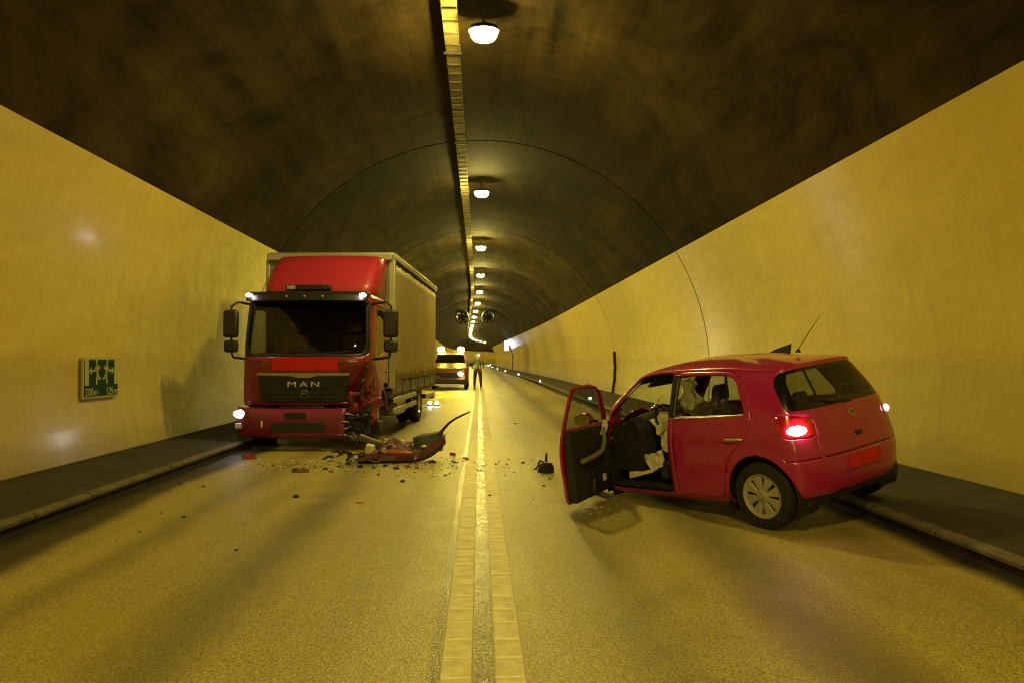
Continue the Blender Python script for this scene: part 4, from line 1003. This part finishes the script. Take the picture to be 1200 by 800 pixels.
# chassis
for x in (-.42, .42): b_ = nb(); box(b_, x - .05, x + .05, .5, L1 - .2, .55, .77); obj('chassis_rail', b_, M_dark, trk)
for s in (-1, 1):
    for z in (.46, .66):
        b_ = nb(); box(b_, s * 1.17 - .02, s * 1.17 + .02, 2.35, 5.35, z, z + .10); obj('side_guard_rail', b_, M_galv, trk, bevel=.01)
    for y in (2.9, 4.0, 5.0): b_ = nb(); box(b_, s * 1.14 - .03, s * 1.14, y - .05, y + .05, .42, .80); obj('guard_bracket', b_, M_galv, trk)
    b_ = nb(); box(b_, s * .95 - .20, s * .95 + .18, 3.0, 4.1, .36, .74); obj('tank', b_, M_galv if s > 0 else M_dark, trk, bevel=.06)
    b_ = nb(); box(b_, s * 1.17 - .02, s * 1.17 + .02, 7.2, 8.9, .5, .6); obj('rear_guard', b_, M_galv, trk)
b_ = nb(); box(b_, -1.15, 1.15, L1 - .15, L1 - .03, .42, .54); obj('underrun_bar', b_, M_dark, trk)
def lorry_wheel(x, y, s, twin=False):
    w = empty('wheel', (x, y, .46), 0, trk); w.rotation_euler = (random.uniform(0, 1), 0, 0)
    Mx = Matrix.Rotation(R(90 * s), 4, 'Y')
    offs = (0, -.29) if twin else (0,)
    for o_ in offs:
        b_ = nb(); lathe(b_, [(.26, -.11 + o_), (.33, -.125 + o_), (.43, -.115 + o_), (.455, -.09 + o_), (.46, 0 + o_), (.455, .09 + o_), (.43, .115 + o_), (.33, .125 + o_), (.26, .11 + o_)], 40, Mx, close=True); obj('tyre', b_, M_tyre, w)
    b_ = nb(); lathe(b_, [(0, .06), (.10, .075), (.11, .03), (.20, .01), (.23, .06), (.262, .105), (.27, .11), (.262, -.10), (0, -.1)] if not twin else [(0, .05), (.09, .05), (.10, -.04), (.19, -.06), (.22, 0), (.262, .105), (.27, .11), (.262, -.10), (0, -.1)], 36, Mx); obj('rim', b_, M_silver, w)
    for k in range(8): b_ = nb(); a = 2 * math.pi * k / 8; lathe(b_, [(0, .055), (.014, .055), (.016, 0)], 8, Mx @ Matrix.Translation((.155 * math.cos(a), .155 * math.sin(a), .0 if not twin else -.06))); obj('wheel_nut', b_, M_galv, w)
lorry_wheel(-.92, 1.36, -1); lorry_wheel(.92, 1.36, 1); lorry_wheel(-.98, 6.2, -1, True); lorry_wheel(1.03, 6.2, 1, True)
for s in (-1, 1):
    for yc, mt, a0, a1 in ((1.36, T_RED, -.25, 3.0), (6.2, M_black, .05, 3.1)):
        b_ = nb(); pts = [(yc - .56 * math.cos(a), .46 + .57 * math.sin(a)) for a in [a0 + (a1 - a0) * k / 18 for k in range(19)]]
        r = [[b_.verts.new((s * (x + .02 * (k % 19 > 17)), y, z)) for x in (.72, 1.09, 1.12, 1.12)] for k, (y, z) in enumerate(pts)]
        for rr, (y, z) in zip(r, pts):
            dy, dz = (y - yc) * .12, (z - .46) * .12; rr[3].co.y -= dy; rr[3].co.z -= dz
        for a, b in zip(r, r[1:]):
            for k in range(3): b_.faces.new((a[k], a[k + 1], b[k + 1], b[k]))
        o = obj('mudguard', b_, mt, trk, auto=60); o.modifiers.new('solid', 'SOLIDIFY').thickness = .012
# ================================================================ service vehicle with beacons
SV_OR = pr('service_orange', (.17, .045, .016), .4, coat=.3, var=.12)
sv = empty('service_van', (-1.50, 38.6, 0), 0); tag(sv, 'orange service van with two lit yellow roof beacons facing the lorry\'s tail', 'van')
b_ = nb()
secs = [(0.0, .30, .95, .80, 1.0), (.10, .26, 1.08, .90, .98), (.55, .24, 1.18, .92, .97), (.85, .24, 1.24, .92, .94), (1.45, .24, 1.80, .92, .78), (1.75, .24, 1.86, .92, .77), (3.4, .26, 1.86, .92, .77), (4.3, .30, 1.82, .90, .76)]
rows = []
for y, z0, z1, hw, tp in secs:
    zm = z0 + .62 * (z1 - z0) if z1 < 1.3 else 1.12
    rows.append([b_.verts.new((x, y, z)) for x, z in ((-hw * .95, z0), (-hw, z0 + .12), (-hw, zm), (-hw * tp, z1 - .05), (-hw * tp + .08, z1), (hw * tp - .08, z1), (hw * tp, z1 - .05), (hw, zm), (hw, z0 + .12), (hw * .95, z0))])
for a, b in zip(rows, rows[1:]):
    for k in range(10): b_.faces.new((a[k], a[(k + 1) % 10], b[(k + 1) % 10], b[k]))
b_.faces.new(rows[0]); b_.faces.new(rows[-1][::-1])
obj('body', b_, SV_OR, sv, bevel=.03)
b_ = nb(); hexa(b_, [(-.80, .84, 1.225), (.80, .84, 1.225), (.80, .90, 1.225), (-.80, .90, 1.225), (-.66, 1.385, 1.765), (.66, 1.385, 1.765), (.66, 1.45, 1.765), (-.66, 1.45, 1.765)]); obj('windscreen', b_, pr('van_glass_dark', (.012, .014, .013), .06, var=.1), sv)
b_ = nb(); hexa(b_, [(-.62, .05, .98), (.25, .05, .98), (.25, .07, .98), (-.62, .07, .98), (-.62, .10, 1.13), (.25, .10, 1.13), (.25, .13, 1.13), (-.62, .13, 1.13)]); obj('bonnet_stripe', b_, pr('van_yellow_stripe', (.60, .52, .22), .5, var=.1), sv)
b_ = nb(); box(b_, -.46, .46, -.02, .04, .60, .84); obj('grille', b_, M_black, sv, bevel=.01)
b_ = nb(); box(b_, -.86, .86, -.07, .03, .30, .52); obj('bumper', b_, M_dark, sv, bevel=.03)
b_ = nb(); box(b_, -.74, .52, -.095, -.07, .21, .29); obj('white_strip', b_, pr('van_white_strip', (.72, .72, .70), .4, var=.08), sv)
M_vhl = emat('van_headlamp_lit', (1., .80, .40), 90); M_bcn = emat('beacon_lit', (1., .78, .04), 340)
for x in (-.66, .66): b_ = nb(); bmesh.ops.create_uvsphere(b_, u_segments=16, v_segments=10, radius=1); bmesh.ops.transform(b_, matrix=Matrix.Translation((x - .12 if x > 0 else x + .1, -.0, .80)) @ Matrix.Diagonal((.13, .05, .085, 1)), verts=b_.verts); obj('headlamp', b_, M_vhl if x > 0 else M_dark, sv)
b_ = nb(); box(b_, -.62, .62, 1.70, 1.86, 1.885, 1.925); obj('light_bar', b_, M_galv, sv, bevel=.01)
for x in (-.52, .52):
    b_ = nb(); lathe(b_, [(.17, 0), (.17, .15), (.12, .22), (0, .24)], 16, Matrix.Translation((x, 1.78, 1.926))); obj('beacon', b_, M_bcn, sv)
for s in (-1, 1):
    m = empty('mirror', (0, 0, 0), 0, sv); b_ = nb(); box(b_, s * 1.06 - .08, s * 1.06 + .08, .98, 1.06, 1.16, 1.36); obj('mirror_housing', b_, M_black, m, bevel=.03); b_ = nb(); tube(b_, [(s * .88, 1.1, 1.22), (s * 1.02, 1.03, 1.24)], .02, 6); obj('mirror_arm', b_, M_black, m)
    for y in (.75, 3.45):
        w = empty('wheel', (s * .82, y, .32), 0, sv); b_ = nb(); lathe(b_, [(.2, -.09), (.29, -.1), (.32, -.06), (.32, .06), (.29, .1), (.2, .09)], 28, Matrix.Rotation(R(90 * s), 4, 'Y'), close=True); obj('tyre', b_, M_tyre, w)
        b_ = nb(); lathe(b_, [(0, .06), (.16, .05), (.2, .09), (.2, -.05)], 24, Matrix.Rotation(R(90 * s), 4, 'Y')); obj('rim', b_, M_silver, w)

# ================================================================ small white lamps on the road behind the lorry
for x in (-1.61, -1.39):
    r = empty('road_warning_lamp', (x, 25.0, 0)); b_ = nb(); lathe(b_, [(0, 0), (.085, 0), (.08, .03), (.05, .06), (0, .06)], 14); obj('base', b_, M_black, r)
    b_ = nb(); lathe(b_, [(.05, .061), (.052, .11), (.035, .15), (0, .16)], 14); obj('lens', b_, emat('warning_lamp_lit', (.70, .85, 1.), 60), r)
    tag(r, 'small white lamp lying on the road behind the lorry\'s tail', 'lamp', 'white lamps behind the lorry')

# ================================================================ person
def person():
    L = (-.10, 42.2, 0)
    M_skin = pr('skin', (.36, .22, .15), .6, var=.1); M_blue = pr('blue_jacket', (.05, .075, .12), .8, var=.15); M_tr = pr('brown_trousers', (.045, .022, .017), .85, var=.2); M_bt = pr('boots', (.02, .018, .015), .6)
    def loft(bm, secs, n=14):
        rings = []
        for (x, y, z, rx, ry) in secs: rings.append([bm.verts.new((x + rx * math.cos(2 * math.pi * k / n), y + ry * math.sin(2 * math.pi * k / n), z)) for k in range(n)])
        for a, b in zip(rings, rings[1:]):
            for k in range(n): bm.faces.new((a[k], a[(k + 1) % n], b[(k + 1) % n], b[k]))
        bm.faces.new(rings[0][::-1]); bm.faces.new(rings[-1])
    # one continuous body grown by a skin modifier: legs apart, arms bent with the hands at the hips
    J = [((0, 0, .95), .14), ((0, 0, 1.18), .14), ((0, 0, 1.38), .15), ((0, -.01, 1.50), .06), ((0, -.02, 1.60), .085), ((0, -.02, 1.72), .075)]
    E_ = [(0, 1), (1, 2), (2, 3), (3, 4), (4, 5)]
    def chain(start, pts):
        k = start
        for p, r in pts: J.append((p, r)); E_.append((k, len(J) - 1)); k = len(J) - 1
    for s in (-1, 1):
        chain(0, [((.11 * s, 0, .88), .10), ((.15 * s, .02, .50), .065), ((.17 * s, .0, .10), .045), ((.18 * s, -.14, .04), .04)])
        chain(2, [((.19 * s, 0, 1.42), .062), ((.33 * s, .06, 1.20), .045), ((.25 * s, -.06, 1.02), .038), ((.19 * s, -.11, .98), .034)])
        h = len(J) - 1
        for q, (dx, dz, l) in enumerate(((0, -.02, .075), (.012, -.03, .085), (.02, -.045, .08), (.025, -.06, .065))):
            chain(h, [((.15 * s - dx * s, -.13, .965 + dz * .5), .010), ((.15 * s - dx * s - l * .4 * s, -.145, .93 + dz), .009)])
        chain(h, [((.18 * s, -.09, .945), .011), ((.17 * s, -.06, .91), .010)])
    me = bpy.data.meshes.new('person'); me.from_pydata([j[0] for j in J], E_, []); o = bpy.data.objects.new('person', me); COL.objects.link(o)
    md = o.modifiers.new('skin', 'SKIN'); o.modifiers.new('sub', 'SUBSURF').render_levels = 1
    for k, j in enumerate(J): me.skin_vertices[0].data[k].radius = (j[1], j[1])
    me.skin_vertices[0].data[0].use_root = True; me.materials.append(M_skin); o.location = L
    b_ = nb(); loft(b_, [(0, 0, .86, .185, .13), (0, 0, 1.0, .18, .125), (0, 0, 1.2, .185, .13), (0, 0, 1.38, .215, .135), (0, 0, 1.46, .17, .11), (0, -.01, 1.52, .075, .075)])
    for s in (-1, 1): tube(b_, [(.15 * s, 0, 1.42), (.22 * s, .01, 1.38), (.34 * s, .06, 1.19), (.26 * s, -.05, 1.03)], [.08, .08, .062, .05], 10)
    obj('jacket', b_, M_blue, o)
    for s in (-1, 1):
        b_ = nb(); loft(b_, [(.175 * s, 0, .05, .062, .07), (.16 * s, .02, .48, .085, .085), (.13 * s, .01, .75, .11, .105), (.10 * s, 0, .93, .125, .135)]); obj('trouser_leg', b_, M_tr, o)
        b_ = nb(); loft(b_, [(.18 * s, -.05, 0, .055, .14), (.18 * s, -.05, .06, .055, .135), (.175 * s, 0, .12, .05, .06)]); obj('boot', b_, M_bt, o)
    b_ = nb(); loft(b_, [(0, 0, .84, .205, .145), (0, 0, .93, .20, .14), (0, 0, 1.02, .195, .135)]); obj('waist_jacket', b_, M_tr, o)
    b_ = nb(); lathe(b_, [(.165, 0), (.13, .015), (.128, .06), (.10, .12), (.05, .15), (0, .155)], 18, Matrix.Translation((0, -.01, 1.68))); obj('helmet', b_, pr('white_helmet', (.30, .32, .35), .35, var=.05), o)
    b_ = nb(); bmesh.ops.create_uvsphere(b_, u_segments=10, v_segments=8, radius=.045); bmesh.ops.translate(b_, verts=b_.verts, vec=(.07, -.13, 1.75)); obj('helmet_lamp', b_, emat('helmet_lamp_lit', (.6, .82, 1.), 12), o)
    for xx, zz, hh in ((-.035, 1.66, 0), (.035, 1.66, 0)): b_ = nb(); bmesh.ops.create_uvsphere(b_, u_segments=8, v_segments=6, radius=.012); bmesh.ops.translate(b_, verts=b_.verts, vec=(xx, -.105, zz)); obj('eye', b_, M_bt, o)
    b_ = nb(); tube(b_, [(0, -.10, 1.65), (0, -.13, 1.61)], [.01, .018], 6); obj('nose', b_, M_skin, o)
    tag(o, 'person in blue jacket, brown trousers and pale helmet standing beside the van', 'person')
person()

# ================================================================ wreckage on the road
def ground(u, v, z=0):
    """road point seen at a photograph pixel (used once, to lay the pieces where they lie)"""
    k = (v - 421) / (1.5 - z); return ((u - 562) / k, 900 / k)
M_dred = pr('broken_red_paint', (.28, .012, .02), .4, coat=.3, var=.2, vscale=9); M_orange = pr('orange_lens', (.50, .11, .025), .35, var=.15); M_pale = pr('pale_plastic', (.55, .52, .40), .5, var=.2, vscale=20); M_brown = pr('rusty_brown', (.13, .06, .035), .7, var=.3)
M_clear = pr('clear_shard', (.62, .66, .68), .15, var=.1)
# torn-off front of the hatchback in front of the lorry
bx, by = ground(470, 541)
bp = empty('torn_off_bumper', (bx, by, 0)); tag(bp, 'torn-off dark red car front with black lamp housing and upcurled strip on the road', 'wreckage')
def sheet(name, rows, mat, thick=.01, parent=bp):
    b_ = nb(); g = [[b_.verts.new(p) for p in r] for r in rows]
    for a, b in zip(g, g[1:]):
        for k in range(len(a) - 1): b_.faces.new((a[k], a[k + 1], b[k + 1], b[k]))
    o = obj(name, b_, mat, parent, auto=60); o.modifiers.new('solid', 'SOLIDIFY').thickness = thick; return o
rows = []
for k in range(21):
    t_ = k / 20; x = -.62 + 1.30 * t_; up = .33 * max(0, (t_ - .55) / .45) ** 2.2; hgt = .10 + .06 * math.sin(t_ * 3.1) - .06 * max(0, (t_ - .8) / .2)
    yb = -.08 + .25 * (t_ - .5) ** 2
    n_ = [random.uniform(-.022, .022) for _ in range(5)]
    cr = noise.noise_vector(Vector((t_ * 6, 3.3, 0))) * .05; x += cr.x; yb += cr.y
    rows.append([(x, yb + .16 + n_[0], .02 + up * .9), (x, yb + .05 + n_[1], .012 + up * .8), (x, yb + n_[2], .05 + up), (x + .01, yb + .02 + n_[3], .05 + hgt * .6 + up), (x + .02, yb + .06 + n_[4], .05 + hgt + up)])
sheet('bumper_skin', rows, pr('scuffed_maroon', (.075, .006, .014), .5, coat=.3, var=.5, vscale=7, dust=.15), .008)
b_ = nb(); hexa(b_, [(.16, -.02, .06), (.60, .0, .17), (.62, .30, .17), (.18, .30, .06), (.18, .02, .36), (.60, .04, .45), (.60, .30, .45), (.20, .30, .36)]); bmesh.ops.subdivide_edges(b_, edges=b_.edges, cuts=3, use_grid_fill=True)
for v in b_.verts: v.co += noise.noise_vector(v.co * 6) * .035
obj('lamp_housing', b_, M_black, bp, auto=40)
b_ = nb(); bmesh.ops.create_uvsphere(b_, u_segments=12, v_segments=8, radius=.05); bmesh.ops.transform(b_, matrix=Matrix.Translation((.34, -.01, .24)) @ Matrix.Diagonal((1, .4, .5, 1)), verts=b_.verts); obj('reflector', b_, M_silver, bp)
b_ = nb(); tube(b_, [(.56, .10, .40), (.62, .10, .48), (.70, .08, .57), (.80, .05, .64), (.92, .02, .70), (1.02, 0, .745)], [.030, .022, .018, .016, .014, .010], 8, flat=.5); obj('curled_strip', b_, M_black, bp)
b_ = nb(); tube(b_, [(-.62, .22, .36), (-.38, .20, .26), (-.10, .16, .20), (.22, .14, .18)], [.05, .065, .07, .06], 8, flat=.5); obj('crash_beam', b_, pr('beam_grey_brown', (.12, .095, .06), .55, metal=.2, var=.3, vscale=9), bp)
b_ = nb(); tube(b_, [(-.20, -.09, .17), (.0, -.10, .165), (.18, -.09, .155)], [.018, .026, .016], 8, flat=.6); obj('orange_reflector', b_, pr('bright_red_lens', (.55, .07, .03), .25, coat=.5, var=.1), bp)
b_ = nb(); hexa(b_, [(-.52, .0, .14), (-.40, -.04, .13), (-.36, .08, .15), (-.50, .12, .16), (-.50, .02, .27), (-.40, -.02, .25), (-.37, .08, .26), (-.49, .12, .28)]); obj('bracket', b_, M_pale, bp, bevel=.012)
for k in range(11):
    b_ = nb(); p = Vector((random.uniform(-1.15, -.2), random.uniform(-.05, .4), random.uniform(.04, .16))); q = p + Vector((random.uniform(-.22, .22), random.uniform(-.1, .1), random.uniform(-.08, .1)))
    tube(b_, [p, (p + q) / 2 + Vector((0, 0, .03)), q], [.014, .022, .010], 6, flat=.5); obj('bent_metal', b_, random.choice([M_black, M_black, MATS['beam_grey_brown']]), bp)
crumple('torn_sheet', (-.75, -.10, .05), (-.25, -.12, .04), (-.30, .25, .14), (-.80, .20, .12), 21.3, .045, M_black, bp)
crumple('torn_sheet', (-.30, -.06, .18), (.15, -.04, .16), (.18, .22, .30), (-.3, .25, .34), 31.7, .06, MATS['scuffed_maroon'], bp)
def shard(u, v, w, mat, label, flat=.5, group=None, cat='fragment', name='debris_fragment', z0=0, lump=False):
    x, y = ground(u, v, z0); s_ = w / 900 * y * .5
    b_ = nb(); n = random.randint(5, 7); top = []; bot = []; hgt = s_ * (flat + random.uniform(-.1, .15))
    for k in range(n):
        a = 2 * math.pi * k / n + random.uniform(-.3, .3); r = s_ * random.uniform(.7, 1.1)
        bot.append(b_.verts.new((r * math.cos(a), r * .75 * math.sin(a), .002))); top.append(b_.verts.new((r * .8 * math.cos(a + .2), r * .6 * math.sin(a + .2), hgt * random.uniform(.45, 1.1))))
    b_.faces.new(bot[::-1]); b_.faces.new(top)
    for k in range(n): b_.faces.new((bot[k], bot[(k + 1) % n], top[(k + 1) % n], top[k]))
    if lump:
        bmesh.ops.triangulate(b_, faces=b_.faces); bmesh.ops.subdivide_edges(b_, edges=b_.edges, cuts=2)
        for vv in b_.verts:
            if vv.co.z > .004: vv.co += noise.noise_vector(vv.co * (2.5 / max(s_, .01))) * s_ * .25
            vv.co.z = max(vv.co.z, .002)
    o = obj(name, b_, mat, smooth=False); o.location = (x, y, z0 + .001); o.rotation_euler = (0, 0, random.uniform(0, 6))
    tag(o, label, cat, group); return o
GB, GR, GW, GO = 'dark fragments on the road', 'red fragments on the road', 'pale fragments on the road', 'orange fragments on the road'
LB = 'small dark plastic fragment lying loose on the tunnel road'; LR = 'small dark red fragment lying loose on the tunnel road'; LW = 'small pale shard lying loose on the tunnel road'; LO = 'thin orange sliver lying loose on the tunnel road'
for u, v, w in ((533, 541, 8), (507, 541, 12), (522, 556, 5), (473, 563, 8), (445, 555, 6), (505, 592, 3), (574, 580, 5), (613, 542, 6), (604, 496, 6), (637, 569, 5), (625, 584, 5), (592, 557, 3), (223, 602, 7), (283, 640, 8), (351, 580, 9), (245, 567, 6), (174, 618, 5), (198, 597, 4), (644, 561, 4), (557, 549, 3), (430, 557, 4), (400, 545, 12), (411, 543, 9), (424, 546, 10), (440, 547, 8), (453, 545, 9), (466, 548, 8), (489, 547, 7), (384, 548, 8), (420, 551, 5), (531, 545, 6), (548, 538, 6), (556, 541, 5)):
    shard(u, v, w, random.choice([M_black, M_black, M_dark]), LB, random.uniform(.3, .7), GB)
for u, v, w in ((531, 532, 11), (567, 544, 8), (545, 536, 7), (390, 551, 9), (478, 546, 8), (2, 718, 8), (350, 569, 4)):
    shard(u, v, w, random.choice([M_dred, M_brown, M_dred]), LR, random.uniform(.3, .6), GR)
for u, v, w in ((614, 550, 4), (544, 504, 4), (305, 591, 3), (333, 568, 4), (366, 539, 9), (346, 538, 8), (273, 693, 3), (756, 602, 7), (690, 594, 11), (698, 596, 8), (683, 597, 6), (593, 600, 3), (597, 607, 3), (620, 641, 4), (410, 549, 5), (396, 551, 5), (343, 547, 4), (290, 560, 3)):
    shard(u, v, w, random.choice([M_pale, M_clear, M_pale]), LW, random.uniform(.15, .35), GW)
for u, v, w in ((467, 556, 10), (424, 587, 14), (500, 552, 8), (372, 570, 5)):
    o = shard(u, v, w, M_orange, LO, .2, GO); o.scale = (1, .28, .6); o.rotation_euler = (0, 0, random.uniform(-.25, .1))
o = shard(640, 553, 24, M_black, 'black crumpled lump of engine parts on the road beside the open car door', .95, cat='wreckage', name='engine_part', lump=True)
for a, b in (((-.08, 0, .1), (.16, .05, .03)), ((.05, -.05, .12), (.2, -.14, .01)), ((0, 0, .15), (-.05, .1, .24)), ((.0, -.1, .05), (.1, -.2, .01))):
    b_ = nb(); tube(b_, [a, ((a[0] + b[0]) / 2, (a[1] + b[1]) / 2, max(a[2], b[2]) + .02), b], [.02, .016, .008], 6); obj('hose', b_, M_black, o)
o = shard(355, 551, 22, M_brown, 'flat reddish brown panel piece in front of the lorry', .35, cat='wreckage', name='broken_panel', lump=True); o.scale = (1.1, .5, 1); o.rotation_euler = (0, 0, .1)
o = shard(296, 535, 20, M_dred, 'crumpled red and white piece under the lorry\'s headlamp corner', .55, cat='wreckage', name='crumpled_piece', lump=True); o.rotation_euler = (0, 0, .2)
o = shard(384, 537, 12, pr('bluish_clear', (.30, .42, .55), .2, var=.1), 'pale blue shard in front of the lorry bumper', .4, cat='fragment')
for u, v, w, t_ in ((46, 573, 14, 'flat dark stain-like scrap on the left walkway below the escape sign'), (100, 571, 6, 'tiny dark scrap on the left walkway below the escape sign')): shard(u, v, w, M_black, t_, .2, z0=KH + .006)
shard(219, 564, 8, pr('dark_green_scrap', (.03, .045, .02), .7), 'dark green scrap lying in the left gutter', .3)

# fine glass and plastic grit round the point of impact: too small and too many to pick apart
b_ = nb(); rg_ = random.Random(11)
for k in range(900):
    t_ = rg_.random(); cx, cy, sx, sy_ = ((-1.9, 11.2, .9, .45) if t_ < .55 else (-.4, 10.8, .9, .5) if t_ < .8 else (1.0, 7.7, .35, .35) if t_ < .9 else (-2.6, 9.4, 1.2, 1.4))
    x, y = rg_.gauss(cx, sx), rg_.gauss(cy, sy_)
    if not (-3.4 < x < 3.2 and y > 5): continue
    r = rg_.uniform(.004, .013); a = rg_.uniform(0, 6)
    v_ = [b_.verts.new((x + r * math.cos(a + q * 2.1), y + r * math.sin(a + q * 2.1), .001)) for q in range(3)] + [b_.verts.new((x, y, r * .9))]
    for f in ((0, 1, 3), (1, 2, 3), (2, 0, 3)): b_.faces.new([v_[q] for q in f])
go = obj('glass_grit', b_, M_clear, smooth=False); tag(go, 'fine glittering glass grit strewn over the road between lorry and car', 'glass grit', kind='stuff')
b_ = nb()
for k in range(420):
    t_ = rg_.random(); cx, cy, sx, sy_ = ((-1.8, 11.15, .8, .3) if t_ < .7 else (-.3, 10.7, 1.0, .5))
    x, y = rg_.gauss(cx, sx), rg_.gauss(cy, sy_)
    if not (-3.4 < x < 3.2 and y > 5): continue
    r = rg_.uniform(.006, .022); a = rg_.uniform(0, 6)
    v_ = [b_.verts.new((x + r * math.cos(a + q * 2.1), y + r * .6 * math.sin(a + q * 2.1), .001)) for q in range(3)] + [b_.verts.new((x, y, r * .7))]
    for f in ((0, 1, 3), (1, 2, 3), (2, 0, 3)): b_.faces.new([v_[q] for q in f])
go = obj('plastic_grit', b_, M_black, smooth=False); tag(go, 'fine dark plastic grit strewn over the road before the lorry', 'plastic grit', kind='stuff')
